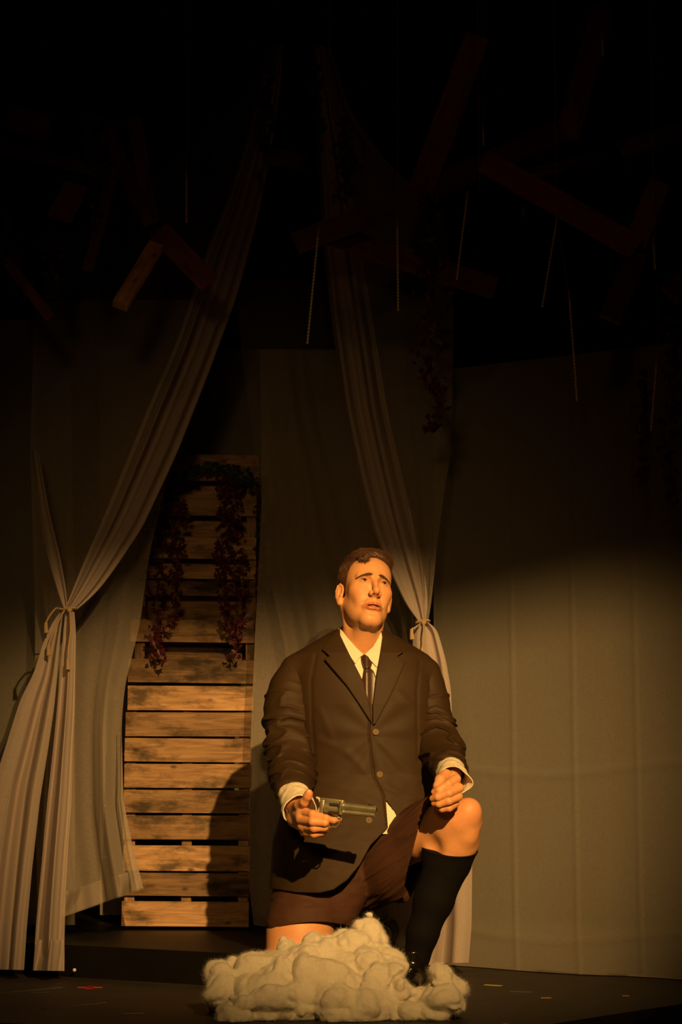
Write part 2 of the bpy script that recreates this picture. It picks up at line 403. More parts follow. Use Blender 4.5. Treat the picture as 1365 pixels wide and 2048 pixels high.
tag(slab('wall_left', [(-3.7, -1), (-3.6, -1), (-3.6, 9.5), (-3.7, 9.5)], -.3, 4.6, M['wall']), kind='structure')
tag(slab('wall_right', [(3.6, -1), (3.7, -1), (3.7, 9.5), (3.6, 9.5)], -.3, 4.6, M['wall']), kind='structure')
tag(slab('beam_flag', [(-3.6, .95), (3.6, .95), (3.6, .97), (-3.6, .97)], 2.812, 4.6, M['wall']), kind='structure')   # unseen black flag, added only to cut the top of the spotlight beam
tag(slab('ceiling', [(-3.7, -1), (3.7, -1), (3.7, 9.6), (-3.7, 9.6)], 4.6, 4.7, M['wall']), kind='structure')
stp = slab('stage_step', [(-2.6, 7.40), (-.22, 6.005), (-.15, 6.3), (-.15, 8.3), (-2.6, 8.3)], 0.001, .10, M['riser'])
tag(stp, 'low black painted step platform under the wooden pallet', 'platform')

# ---- wooden pallets: front slats, rear slats and side stringers
def y_top(rows): return rows[-1][0] if rows[-1][0] < rows[0][0] else rows[0][0]
def pallet(name, label, rows, back, x0, x1, Y, tilt, group=None):
    root = empty(name, (0, Y, .1)); tag(root, label, 'pallet', group)
    for i, (y0, y1, xa, xb) in enumerate(rows):
        a = P(xa, y0, Y); b = P(xb, y1, Y); cx, cz = (a[0]+b[0])/2, (a[2]+b[2])/2
        o = MB().box((0, 0, 0), (b[0]-a[0], .016, a[2]-b[2]), bevel=.0015)
        for sx in (-1, 1):
            for sz in (-.25, .22): o.cyl((sx*((b[0]-a[0])/2-.022)+rnd.uniform(-.004, .004), -.0085, sz*(a[2]-b[2])), (sx*((b[0]-a[0])/2-.022), -.007, sz*(a[2]-b[2])), .0022, seg=8)
        s = o.build('slat', M['pallet'], None, smooth=False)
        s.location = (cx, Y+rnd.uniform(-.003, .003), cz); s.rotation_euler = (0, R(tilt+rnd.uniform(-.25, .25)), 0)
        bpy.context.view_layer.update(); s.parent = root; s.matrix_parent_inverse = root.matrix_world.inverted()
    zt = P(0, rows[-1][0], Y)[2]; zb = max(.1, P(0, rows[0][1], Y)[2])
    if zt < zb: zt, zb = P(0, rows[0][0], Y)[2], max(.1, P(0, rows[-1][1], Y)[2])
    xa = P(x0, 1500, Y)[0]; xb = P(x1, 1500, Y)[0]
    for x in ((xa, xb) if y_top(rows) < 1300 else (xa, (xa+xb)/2, xb)):
        s = MB().box((0, 0, 0), (zt-zb, .085, .036), bevel=.002).build('stringer', M['pallet'], None, smooth=False)
        s.rotation_euler = (0, R(90), 0); s.location = (x, Y+.055, (zt+zb)/2)
        bpy.context.view_layer.update(); s.parent = root; s.matrix_parent_inverse = root.matrix_world.inverted()
    for (y0, y1) in back:
        a = P(x0-6, y0, Y+.11); b = P(x1+6, y1, Y+.11)
        s = MB().box((0, 0, 0), (b[0]-a[0], .014, a[2]-b[2]), bevel=.0015).build('slat', M['pallet'], None, smooth=False)
        s.location = ((a[0]+b[0])/2, Y+.106, (a[2]+b[2])/2)
        bpy.context.view_layer.update(); s.parent = root; s.matrix_parent_inverse = root.matrix_world.inverted()
PY = 7.05
pallet('wooden_pallet', 'pale rough wooden pallet standing on the black step, lower of two stacked', [
    (1372, 1421, 256, 507), (1425, 1473, 252, 505), (1477, 1524, 250, 504), (1528, 1576, 249, 503), (1580, 1626, 248, 501), (1631, 1679, 247, 500),
    (1691, 1742, 247, 500), (1746, 1792, 246, 499), (1803, 1853, 244, 498)], [(1380, 1440), (1600, 1650), (1760, 1800)], 262, 488, PY, .35)
pallet('wooden_pallet', 'darker wooden pallet with wide gaps hung with vines, upper of two stacked', [
    (1319, 1366, 257, 508), (1240, 1285, 262, 509), (1163, 1192, 270, 511), (1133, 1158, 275, 512), (1074, 1118, 280, 513), (990, 1032, 292, 515), (910, 962, 300, 518)],
    [(1283, 1322), (1190, 1242), (1118, 1162), (1030, 1076), (960, 992)], 276, 500, PY, .8)

# ---- cloth
def curve_at(pts, v):
    pts = np.asarray(pts, float); d = np.r_[0, np.cumsum(np.hypot(*np.diff(pts[:, :2], axis=0).T))]; d /= d[-1]
    return np.stack([np.interp(v, d, pts[:, k]) for k in range(2)], -1)
def smooth_curve(pts, v, it=3):
    c = curve_at(pts, np.linspace(0, 1, 160))
    for _ in range(it*4): c[1:-1] = (c[:-2]+2*c[1:-1]+c[2:])/4
    return curve_at(c, v)
def sheet(L, Rr, Y, amp, nf, seed=0, nu=160, nv=90, ripple=0.0, umap=None, bow=0):
    r = random.Random(seed); ph = [r.uniform(0, 6.28) for _ in range(8)]
    v = np.linspace(0, 1, nv); u = np.linspace(0, 1, nu); l = smooth_curve(L, v); q = smooth_curve(Rr, v)
    Yv = np.interp(v, *zip(*Y)) if isinstance(Y, (list, tuple)) else np.full(nv, Y)
    Av = 1.5*np.interp(v, *zip(*amp)) if isinstance(amp, (list, tuple)) else np.full(nv, 1.5*amp)
    out = np.zeros((nv, nu, 3))
    for i in range(nv):
        uu = u+.02*np.sin(2*np.pi*u*2+ph[3])+.012*np.sin(v[i]*5+ph[4]+u*9)
        s1 = np.sin(2*np.pi*nf*.62*uu+ph[0]+.5*v[i]); fold = np.sign(s1)*np.abs(s1)**.75+.40*np.sin(2*np.pi*nf*1.13*uu+ph[1]+v[i]*1.5)+.10*np.sin(2*np.pi*nf*2.3*uu+ph[2]+v[i]*2)
        yy = Yv[i]+Av[i]*fold+ripple*np.sin(v[i]*14+u*4+ph[5])*np.sin(u*7+ph[6])+bow*np.sin(np.pi*u)
        px = l[i, 0]+(q[i, 0]-l[i, 0])*u; py = l[i, 1]+(q[i, 1]-l[i, 1])*u
        a = (px-682.5)/F_PX; b = (1024-py)/F_PX
        t = yy/(math.cos(TH)-b*math.sin(TH))
        out[i, :, 0] = a*t; out[i, :, 1] = yy; out[i, :, 2] = CAM_H+(math.sin(TH)+b*math.cos(TH))*t
    idx = np.arange(nv*nu).reshape(nv, nu)
    f = np.stack([idx[:-1, :-1], idx[:-1, 1:], idx[1:, 1:], idx[1:, :-1]], -1).reshape(-1, 4)
    return out.reshape(-1, 3), f
def cloth(name, layers, mat, parent=None):
    V = []; Fc = []; n = 0
    for v, f in layers: V.append(v); Fc.append(f+n); n += len(v)
    V = np.concatenate(V); V[:, 2] = np.maximum(V[:, 2], .003)
    me = mesh_from(V, np.concatenate(Fc), name); return link(name, me, mat, parent)

# left tied-back curtain (x, y pairs are outlines taken at the cloth's own depth)
lc = empty('sheer_curtain', P(60, 1940, 6.3)); tag(lc, 'white sheer curtain tied back with rope at the left, sweeping down from the top centre', 'curtain')
bandL = [(548, 90), (520, 170), (492, 290), (455, 400), (412, 505), (374, 620), (350, 690), (300, 805), (262, 900), (205, 1040), (165, 1130), (139, 1195), (130, 1217)]
bandR = [(566, 90), (562, 170), (545, 290), (520, 420), (475, 590), (420, 740), (355, 905), (285, 1055), (235, 1130), (200, 1178), (172, 1205), (150, 1222)]
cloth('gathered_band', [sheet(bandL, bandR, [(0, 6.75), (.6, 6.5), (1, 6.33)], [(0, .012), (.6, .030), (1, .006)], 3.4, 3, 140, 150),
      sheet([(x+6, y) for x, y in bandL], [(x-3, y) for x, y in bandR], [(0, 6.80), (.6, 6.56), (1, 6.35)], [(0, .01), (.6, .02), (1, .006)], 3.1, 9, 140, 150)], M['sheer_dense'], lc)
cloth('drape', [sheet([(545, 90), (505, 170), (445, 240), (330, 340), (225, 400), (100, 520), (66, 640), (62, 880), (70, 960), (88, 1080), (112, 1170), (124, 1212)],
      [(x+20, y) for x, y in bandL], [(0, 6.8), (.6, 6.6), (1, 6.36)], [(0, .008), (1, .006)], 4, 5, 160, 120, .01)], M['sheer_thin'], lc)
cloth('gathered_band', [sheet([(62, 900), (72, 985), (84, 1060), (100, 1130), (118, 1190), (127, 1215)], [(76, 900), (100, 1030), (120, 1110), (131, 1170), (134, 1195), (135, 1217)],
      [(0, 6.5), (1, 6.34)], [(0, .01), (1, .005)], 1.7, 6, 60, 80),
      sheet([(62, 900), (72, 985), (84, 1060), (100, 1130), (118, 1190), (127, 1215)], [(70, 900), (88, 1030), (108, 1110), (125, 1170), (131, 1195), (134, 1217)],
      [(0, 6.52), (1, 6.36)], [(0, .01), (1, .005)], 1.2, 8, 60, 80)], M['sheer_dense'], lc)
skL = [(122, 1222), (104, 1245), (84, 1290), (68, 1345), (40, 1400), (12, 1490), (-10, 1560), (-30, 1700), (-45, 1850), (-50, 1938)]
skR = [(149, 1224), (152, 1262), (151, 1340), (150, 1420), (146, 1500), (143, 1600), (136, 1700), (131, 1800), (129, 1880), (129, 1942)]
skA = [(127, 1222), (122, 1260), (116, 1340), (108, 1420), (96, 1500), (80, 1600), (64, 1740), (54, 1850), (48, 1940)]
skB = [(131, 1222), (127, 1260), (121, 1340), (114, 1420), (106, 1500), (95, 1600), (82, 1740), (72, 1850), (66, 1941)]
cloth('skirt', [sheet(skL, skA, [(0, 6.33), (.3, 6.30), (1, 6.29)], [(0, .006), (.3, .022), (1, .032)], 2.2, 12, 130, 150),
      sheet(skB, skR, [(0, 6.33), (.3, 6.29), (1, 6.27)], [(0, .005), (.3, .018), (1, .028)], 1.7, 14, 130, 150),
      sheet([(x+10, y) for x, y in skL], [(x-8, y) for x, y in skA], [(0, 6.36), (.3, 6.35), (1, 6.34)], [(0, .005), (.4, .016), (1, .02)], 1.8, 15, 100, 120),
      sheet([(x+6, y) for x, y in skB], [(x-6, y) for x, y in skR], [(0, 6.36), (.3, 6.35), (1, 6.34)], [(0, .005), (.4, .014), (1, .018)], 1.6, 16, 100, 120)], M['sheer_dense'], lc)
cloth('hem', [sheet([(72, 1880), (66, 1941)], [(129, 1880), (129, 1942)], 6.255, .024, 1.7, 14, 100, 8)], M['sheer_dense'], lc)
def tie(name_label, c, Y, rpx, strands, parent_pts):
    k = PXM(Y); root = empty('tie_rope', P(c[0], c[1], Y)); tag(root, name_label, 'rope')
    pts = []
    for i in range(25):
        a = i/24*2*math.pi
        p = P(c[0]+rpx*math.cos(a), c[1]+3*math.sin(a*1)-2*math.cos(a), Y-.0+rpx/k*.8*math.sin(a)); pts.append(p)
    MB().tube(pts, .0042).build('loop', M['rope'], root)
    MB().sph(P(c[0]+2, c[1]+1, Y-rpx/k*.85), .0095, seg=12).build('knot', M['rope'], root)
    for s in strands:
        dense = smooth_curve(s, np.linspace(0, 1, 16), 1)
        pp = [P(x, y, Y-rpx/k-.006-.030*min(1, i/5)) for i, (x, y) in enumerate(dense)]
        MB().tube(pp, .0032).tube([pp[-1], pp[-1]+np.array([0, 0, -.014]), pp[-1]+np.array([.002, 0, -.034])], [.0055, .0062, .0085]).build('strand', M['rope'], root)
tie('tan rope tying the left sheer curtain, ends hanging with frayed tassels', (137, 1219), 6.33, 15, [[(124, 1218), (112, 1216), (100, 1230), (92, 1245)], [(128, 1222), (118, 1240), (104, 1270), (97, 1290)], [(140, 1222), (142, 1260), (137, 1295), (136, 1318)]], None)

# sheer panel behind the left curtain with a short raised hem
bp_ = cloth('sheer_curtain', [sheet([(70, 600), (60, 900), (70, 1200), (70, 1500), (75, 1850)], [(420, 600), (338, 950), (300, 1100), (280, 1250), (250, 1370), (243, 1450), (247, 1600), (265, 1690), (287, 1776)],
      [(0, 6.75), (1, 6.62)], [(0, .004), (.5, .010), (1, .035)], 3.2, 21, 220, 140, .006)], M['sheer'])
tag(bp_, 'straight sheer white panel behind the left tied curtain, its short hem beside the pallet', 'curtain')
cloth('hem', [sheet([(75, 1800), (75, 1852)], [(276, 1738), (288, 1778)], 6.628, .035, 3.2, 21, 220, 8), sheet([(243, 1450), (236, 1600), (250, 1700), (264, 1780)], [(243, 1450), (247, 1600), (265, 1690), (287, 1776)], 6.60, .004, 1, 4, 14, 60)], M['sheer'], bp_)

# centre sheers
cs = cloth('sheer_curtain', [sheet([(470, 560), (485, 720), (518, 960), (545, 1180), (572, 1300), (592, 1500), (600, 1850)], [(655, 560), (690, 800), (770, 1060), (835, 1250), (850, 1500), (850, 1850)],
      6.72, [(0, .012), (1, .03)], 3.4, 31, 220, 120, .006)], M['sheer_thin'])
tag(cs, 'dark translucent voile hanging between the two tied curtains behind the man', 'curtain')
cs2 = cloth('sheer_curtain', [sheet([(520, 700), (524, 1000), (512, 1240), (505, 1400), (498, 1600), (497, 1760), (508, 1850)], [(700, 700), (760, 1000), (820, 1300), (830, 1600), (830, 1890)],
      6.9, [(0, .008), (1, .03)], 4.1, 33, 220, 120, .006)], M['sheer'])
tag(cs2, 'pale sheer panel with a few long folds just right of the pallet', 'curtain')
mid = cloth('backdrop_cloth', [sheet([(200, 697), (200, 1830)], [(900, 699), (900, 1830)], 7.5, .008, 5, 2, 60, 30)], M['muslin'])
tag(mid, 'dark muslin cloth hanging behind the upper pallet, its top edge level', 'backdrop')

# right tied-back curtain
rc = empty('sheer_curtain', P(870, 1935, 6.35)); tag(rc, 'white sheer curtain tied back behind the kneeling man, right of his head', 'curtain')
rL = [(628, 90), (633, 180), (636, 300), (648, 500), (665, 650), (690, 820), (718, 950), (748, 1065), (782, 1150), (812, 1212), (836, 1241)]
rR = [(646, 90), (662, 180), (690, 300), (722, 500), (748, 650), (775, 820), (805, 950), (832, 1065), (850, 1150), (858, 1205), (853, 1242)]
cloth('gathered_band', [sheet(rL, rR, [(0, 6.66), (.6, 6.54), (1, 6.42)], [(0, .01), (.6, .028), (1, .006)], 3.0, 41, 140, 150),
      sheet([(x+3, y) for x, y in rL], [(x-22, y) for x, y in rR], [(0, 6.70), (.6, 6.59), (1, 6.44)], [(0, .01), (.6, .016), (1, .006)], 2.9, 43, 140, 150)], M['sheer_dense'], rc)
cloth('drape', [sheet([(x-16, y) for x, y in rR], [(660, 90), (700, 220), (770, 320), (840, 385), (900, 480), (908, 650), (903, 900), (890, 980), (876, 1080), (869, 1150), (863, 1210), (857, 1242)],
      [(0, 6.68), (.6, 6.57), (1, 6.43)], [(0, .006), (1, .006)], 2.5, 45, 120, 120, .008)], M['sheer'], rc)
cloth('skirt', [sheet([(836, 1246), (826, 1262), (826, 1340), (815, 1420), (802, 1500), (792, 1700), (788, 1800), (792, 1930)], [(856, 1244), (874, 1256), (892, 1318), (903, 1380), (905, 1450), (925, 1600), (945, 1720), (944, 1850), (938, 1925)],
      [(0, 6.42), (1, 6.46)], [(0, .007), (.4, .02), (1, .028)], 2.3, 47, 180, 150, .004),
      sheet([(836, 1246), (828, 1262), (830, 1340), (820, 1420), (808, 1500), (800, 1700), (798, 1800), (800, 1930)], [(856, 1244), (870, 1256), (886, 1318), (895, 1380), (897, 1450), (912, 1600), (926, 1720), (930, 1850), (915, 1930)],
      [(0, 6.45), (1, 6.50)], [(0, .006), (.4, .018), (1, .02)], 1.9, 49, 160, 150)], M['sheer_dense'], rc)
tie('thin cream rope tying the right sheer curtain beside the man\'s head', (846, 1244), 6.42, 13, [[(838, 1250), (830, 1256), (824, 1258)], [(848, 1248), (848, 1280), (845, 1296)]], None)

# muslin backdrops left and right
rb = cloth('backdrop_cloth', [sheet([(868, 742), (868, 1300), (868, 1926)], [(1520, 760), (1520, 1300), (1520, 1962)], 6.80, .007, 2.4, 51, 200, 160, .006)], M['muslin'])
V_ = np.empty(len(rb.data.vertices)*3, np.float32); rb.data.vertices.foreach_get('co', V_); V_ = V_.reshape(-1, 3)
V_[:, 1] -= np.clip((V_[:, 0]-.33)*.70, 0, .75)                       # hangs at an angle, nearer at the right
for xc in (.58, .77, .96): V_[:, 1] -= .006*np.exp(-((V_[:, 0]-xc)/.006)**2)   # pressed creases
for zc in (.12, .66): V_[:, 1] -= .006*np.exp(-((V_[:, 2]-zc-.02*np.sin(V_[:, 0]*7))/.010)**2)
lowv = V_[:, 2] < .16; V_[lowv, 1] -= .03*((.16-V_[lowv, 2])/.16)*(1+.6*np.sin(V_[lowv, 0]*11))
rb.data.vertices.foreach_set('co', V_.ravel()); rb.data.update()
tag(rb, 'large pale muslin backdrop with pressed square creases filling the right side', 'backdrop')
lb = cloth('backdrop_cloth', [sheet([(-150, 640), (-150, 1300), (-150, 1850)], [(140, 640), (150, 1300), (150, 1850)], 6.85, .006, 1.5, 53, 80, 80, .005)], M['muslin'])
tag(lb, 'pale muslin backdrop at the left edge behind the tied curtain', 'backdrop')

# ---- hanging lumber "branches"
def between(a, b):
    a, b = Vector(a), Vector(b); return (b-a).to_track_quat('X', 'Z').to_matrix()
def plank(label, p1, p2, wpx, Y1, Y2, mat='beam', thk=.02, group='reddish planks hung overhead as branches', tilt=0):
    a, b = Vector(P(*p1, Y1)), Vector(P(*p2, Y2)); w_ = wpx/PXM((Y1+Y2)/2); d = (b-a)
    x = d.normalized(); yv = Vector((0, 1, 0)); z = x.cross(yv).normalized(); y = z.cross(x)
    m = Matrix((x, y, z)).transposed().to_4x4() @ Matrix.Rotation(R(tilt), 4, 'X'); m.translation = (a+b)/2
    o = MB().box((0, 0, 0), (d.length, thk, w_), bevel=.0015)
    o.bm.verts.ensure_lookup_table()
    s = o.build('wooden_plank', M[mat], None, smooth=False); s.matrix_world = m
    tag(s, label, 'plank', group)
    e = a if a.z > b.z else b
    wire = MB().cyl(((a+b)/2).lerp(e, .5)+Vector((0, thk, 0)), ((a+b)/2).lerp(e, .5)+Vector((0, thk, 4.6-((a+b)/2).lerp(e, .5).z)), .0007, seg=6).build('hanging_wire', M['stem'])
    wire.parent = s; bpy.context.view_layer.update(); wire.matrix_parent_inverse = s.matrix_world.inverted()
    return s
plank('long reddish plank rising steeply, its top end highest right of centre', (955, 73), (836, 400), 54, 6.30, 6.20)
plank('short reddish plank slanting up from the low left tip to the steep plank', (590, 487), (865, 385), 46, 6.10, 6.18)
plank('reddish plank rising right from the foot of the steep plank', (862, 376), (1125, 262), 46, 6.23, 6.4)
plank('long reddish plank sloping down to the right over the backdrop', (968, 322), (1276, 497), 50, 6.26, 6.15)
plank('dim reddish plank rising to the top right, beside the short glowing tube', (1208, 20), (1133, 275), 50, 6.5, 6.42)
plank('reddish plank rising to the right from the lower end of the long sloping plank', (1320, 365), (1270, 490), 46, 6.20, 6.17)
plank('reddish plank hanging down at the lower end of the long sloping plank', (1275, 505), (1220, 640), 46, 6.18, 6.10)
plank('rough split plank sloping down right from the low left tip', (640, 463), (992, 577), 46, 6.16, 6.32, 'beam')
plank('dim reddish board end high at the far left', (14, 232), (96, 258), 50, 6.2, 6.3)
plank('pointed reddish plank end at left beside a hanging vine', (152, 372), (118, 436), 50, 6.1, 6.0)
plank('narrow reddish plank hanging down left, above the left curtain', (222, 360), (176, 540), 22, 6.2, 6.05)
plank('dim plank sloping down towards the bright cut plank end', (208, 262), (302, 446), 34, 6.3, 6.2)
plank('dark plank hanging nearly upright behind the bright cut plank end', (268, 235), (302, 440), 30, 6.4, 6.35)
plank('short raw plank with a bright sawn end pointing down at upper left', (312, 492), (240, 612), 32, 6.1, 5.9, 'beam_end', .03, None)
plank('dark reddish plank sloping down right in front of the left curtain band', (318, 462), (418, 566), 46, 6.15, 6.05)
plank('thin reddish plank sloping down at the far left edge', (12, 520), (98, 634), 22, 6.1, 6.0)
plank('short reddish plank at the far right edge', (1340, 590), (1420, 520), 46, 6.1, 6.2)
plank('faint pale board crossing behind the planks at upper right', (1040, 354), (1215, 312), 22, 7.2, 7.2, 'pallet', group=None)
plank('faint pale board at the upper right edge', (1240, 300), (1420, 245), 34, 7.1, 7.1, 'pallet', group=None)
plank('faint pale board high at the left edge behind the vines', (-20, 290), (240, 352), 26, 7.2, 7.2, 'pallet', group=None)
plank('faint board between the two curtain tops', (520, 312), (660, 332), 36, 7.2, 7.2, 'pallet', group=None)

# ---- light tubes
def tube(label, p1, p2, Y, cable=None):
    a, b = P(*p1, Y), P(*p2, Y-.02); root = empty('light_tube', a); tag(root, label, 'light tube', 'clear icicle light tubes')
    L = np.linalg.norm(b-a); n = int(L/.011)
    pts, rad = [], []
    for i in range(n*2+1):
        t = i/(n*2); pts.append(a+(b-a)*t); rad.append(.0044 if i % 2 else .0016)
    MB().tube(pts, rad, 8).build('tube', M['tube'], root)
    d = (b-a)/L
    MB().cyl(a-d*.03, a, .0035, .0042, 10).build('cap', M['cable'], root)
    top = a-d*.03
    c = cable or [(p1[0], p1[1]-22), (p1[0]+2, p1[1]-60)]
    MB().tube([top]+[P(x, y, Y+.03) for x, y in c]+[P(c[-1][0], c[-1][1], Y+.03)*[1, 1, 0]+np.array([0, 0, 4.6])], .0008, 6).build('cable', M['cable'], root)
tube('icicle light tube hanging at the low left plank tip, left of the right curtain', (636, 475), (615, 688), 6.0, [(645, 440), (660, 415)])
tube('icicle light tube hanging straight, second of the row from the low plank tip', (795, 455), (797, 622), 6.05)
tube('icicle light tube hanging beside the maroon vine, bright in its middle', (934, 400), (914, 560), 6.0, [(938, 385), (960, 380)])
tube('slanting icicle light tube below the long sloping plank', (1112, 455), (1085, 615), 6.0)
tube('longest icicle light tube hanging in front of the right backdrop', (1140, 600), (1155, 802), 6.0, [(1128, 520), (1115, 450)])
tube('icicle light tube near the right edge before the far right vine', (1314, 730), (1303, 862), 6.1)
tube('dim icicle light tube in front of the left curtain', (373, 358), (373, 446), 6.2)
tube('short bright light tube high at the top right', (1205, 80), (1207, 112), 6.1)
tube('faint light tube tip just above the junction of the long planks', (967, 262), (968, 292), 6.5)
tube('thin light tube near the lower end of the long sloping plank', (1308, 490), (1311, 540), 6.1)
bl = MB().box(P(1048, 424, 7.0), (.02, .02, .045), bevel=.002).build('blue_light', simple('blue_glow_colour', (.02, .02, .35), rough=.4))  # plain blue box, its colour stands in for a small light's glow
tag(bl, 'small blue indicator light behind the long sloping plank', 'clip')
MB().cyl(P(1048, 424, 7.01), P(1048, 424, 7.01)*[1, 1, 0]+np.array([0, 0, 4.6]), .0008, seg=6).build('hanging_wire', M['stem'], bl)

# ---- vines
def vine(label, path, Y, spread, n, seed, mats=('leaf', 'leaf'), size=.022, group='maroon leaf vines'):
    r = random.Random(seed); c = smooth_curve(path, np.linspace(0, 1, 40), 1); root = empty('hanging_vine', P(*path[0], Y)); tag(root, label, 'vine', group)
    top = P(c[0][0], c[0][1], Y)
    MB().tube([P(x+2*math.sin(i*.8), y, Y+.004*math.sin(i)) for i, (x, y) in enumerate(c)], .0014, 6).build('stem', M['stem'], root)
    for mi, mat in enumerate(mats):
        bm = bmesh.new()
        shape = [(0, -.1), (.28, -.28), (.62, -.15), (.42, .12), (.55, .5), (.22, .42), (0, 1), (-.22, .42), (-.55, .5), (-.42, .12), (-.62, -.15), (-.28, -.28)]
        for k in range(n//len(mats)):
            i = r.random(); q = c[int(i*39)]; tp = .55+.45*math.sin(math.pi*min(1, i*1.1))
            ctr = Vector(P(q[0]+r.gauss(0, spread*.5)*tp, q[1]+r.uniform(-6, 6), Y+r.uniform(-.03, .02)))
            s = size*r.uniform(.6, 1.15); rot = Matrix.Rotation(r.gauss(math.pi, .7), 3, 'Y') @ Matrix.Rotation(r.uniform(-.8, .8), 3, 'X') @ Matrix.Rotation(r.uniform(-.9, .9), 3, 'Z')
            vs = [bm.verts.new(ctr+rot @ Vector((x*s, .12*s*(abs(x)*2), z*s))) for x, z in shape]; cv = bm.verts.new(ctr+rot @ Vector((0, -.05*s, .15*s)))
            for j in range(12): bm.faces.new((cv, vs[j], vs[(j+1) % 12]))
        me = bpy.data.meshes.new('foliage'); bm.to_mesh(me); bm.free(); link('foliage', me, M[mat], root)
vine('maroon leaf vine hanging from the planks in front of the right curtain', [(868, 385), (862, 480), (866, 600), (862, 740), (880, 800), (866, 868)], 6.05, 30, 190, 1)
vine('green trailing strands above the maroon vine on the planks', [(860, 385), (866, 440), (880, 520)], 6.12, 22, 50, 2, ('leaf_green',), group=None)
vine('maroon leaf vine hanging at the far right edge, outer', [(1345, 560), (1350, 760), (1335, 900), (1350, 1015)], 6.15, 26, 120, 3)
vine('maroon leaf vine hanging at the far right, just behind the light tube', [(1290, 740), (1285, 860), (1285, 970)], 6.2, 16, 60, 4)
vine('maroon leaf vine at the left of the upper pallet', [(345, 950), (330, 1060), (315, 1180), (318, 1330)], 6.96, 28, 150, 5)
vine('maroon leaf vine on the upper pallet beside the longest one, ending near the cut-light line', [(365, 1000), (350, 1130), (350, 1260)], 6.95, 16, 70, 6)
vine('long maroon leaf vine down the right half of the upper pallet', [(470, 950), (462, 1080), (478, 1220), (470, 1325)], 6.95, 24, 150, 7)
vine('maroon leaf vine over the middle of the upper pallet right half', [(440, 960), (445, 1100), (452, 1270)], 6.97, 20, 80, 8)
vine('dark vine hanging along the right edge of the upper pallet', [(522, 960), (522, 1100), (526, 1240)], 6.94, 14, 80, 9, ('leaf_green', 'leaf'))
vine('green leaf swag draped across the top of the upper pallet', [(335, 985), (355, 950), (420, 930), (470, 940), (510, 975)], 6.94, 26, 110, 10, ('leaf_green',), .028, None)
vine('dark vine at the top of the left curtain band', [(545, 100), (535, 200), (548, 240), (530, 310)], 6.5, 14, 70, 11, ('leaf', 'leaf_green'))
vine('dark vine at the top of the right curtain', [(636, 130), (634, 200), (645, 262)], 6.5, 12, 50, 12, ('leaf', 'leaf_green'))
vine('dark vine on the right curtain left of the steep plank', [(690, 240), (700, 300), (692, 372)], 6.5, 22, 60, 13, ('leaf', 'leaf_green'))
vine('short dark vine on the left curtain beside its band top', [(430, 240), (440, 275), (436, 320)], 6.5, 22, 40, 14, ('leaf', 'leaf_green'))
vine('maroon leaf vine hanging at the upper left from the pointed plank end', [(118, 420), (105, 500), (105, 590)], 6.05, 22, 90, 15)
vine('maroon leaf vine tangled among the upper left planks', [(190, 240), (195, 340), (185, 470)], 6.12, 26, 110, 16)
vine('dark vine at the far left edge beside the thin plank', [(10, 420), (20, 520), (45, 600)], 6.15, 22, 60, 17)

# ---- scraps on the stage floor
def fl(px, py): Y = 2340/(py-1575); return P(px, py, Y)
def scrap(name, label, pa, pb, wid, col, cat='scrap', h=.0012, cross=False):
    a, b = Vector(fl(*pa)), Vector(fl(*pb)); a.z = b.z = h/2+.0004
    m = MB(); m.box((a+b)/2, ((b-a).length, wid, h), rot=between(a, b))
    if cross: m.box((a+b)/2, (wid, (b-a).length*.9, h), rot=between(a, b))
    tag(m.build(name, simple(name+'_col', col, rough=.6), None, smooth=False), label, cat)
scrap('tape_cross', 'red tape cross marking the stage floor at the left', (156, 1962), (205, 1962), .022, (.75, .02, .02), 'tape', cross=True)
scrap('tape_strip', 'faint grey tape line on the floor by the left curtain hem', (-10, 1974), (124, 1962), .010, (.16, .13, .09), 'tape')
scrap('tape_strip', 'small greenish tape strip on the floor below the left curtain', (62, 1972), (100, 1971), .012, (.07, .11, .10), 'tape')
scrap('wood_splinter', 'brown splinter lying on the floor at the lower left', (140, 1998), (212, 1991), .006, (.30, .17, .07))
scrap('wood_splinter', 'thin pale splinter on the floor left of the cloud', (246, 2012), (288, 2011), .004, (.30, .26, .19))
scrap('tape_strip', 'yellow tape strip on the floor right of the cloud', (971, 1957), (1003, 1959), .018, (.55, .38, .05), 'tape')
scrap('tape_strip', 'dull blue tape strip on the floor right of the cloud', (1022, 1970), (1066, 1971), .012, (.07, .08, .12), 'tape')
scrap('paper_scrap', 'small tan paper scrap on the floor in front of the backdrop', (1082, 1982), (1103, 1982), .010, (.45, .28, .10))
scrap('paper_scrap', 'tiny tan scrap on the floor near the right stage edge', (1245, 1978), (1259, 1978), .016, (.45, .28, .10))
scrap('paper_scrap', 'tiny tan scrap near the front stage edge right of the cloud', (1007, 2031), (1015, 2031), .01, (.45, .26, .08))
scrap('paper_scrap', 'tiny scrap on the floor near the left stage edge', (84, 2001), (90, 2001), .01, (.35, .2, .08))
cr = MB().sph(Vector(fl(149, 1944))+Vector((0, 0, .006)), .006, seg=10).build('paper_pellet', M['shirt']); tag(cr, 'tiny pale crumb at the foot of the step beside the left curtain', 'scrap')
# ================================================================ the man
H_HEAD, H_HAND, H_BODY, H_CLOTH = .0014, .0013, .0035, .0024
def W(px, py, Y, r): return (*P(px, py, Y), r)
def bounds(pts, pad):
    a = np.array([p[:3] for p in pts]); r = max(p[3] if len(p) > 3 else 0 for p in pts)
    return a.min(0)-r-pad, a.max(0)+r+pad
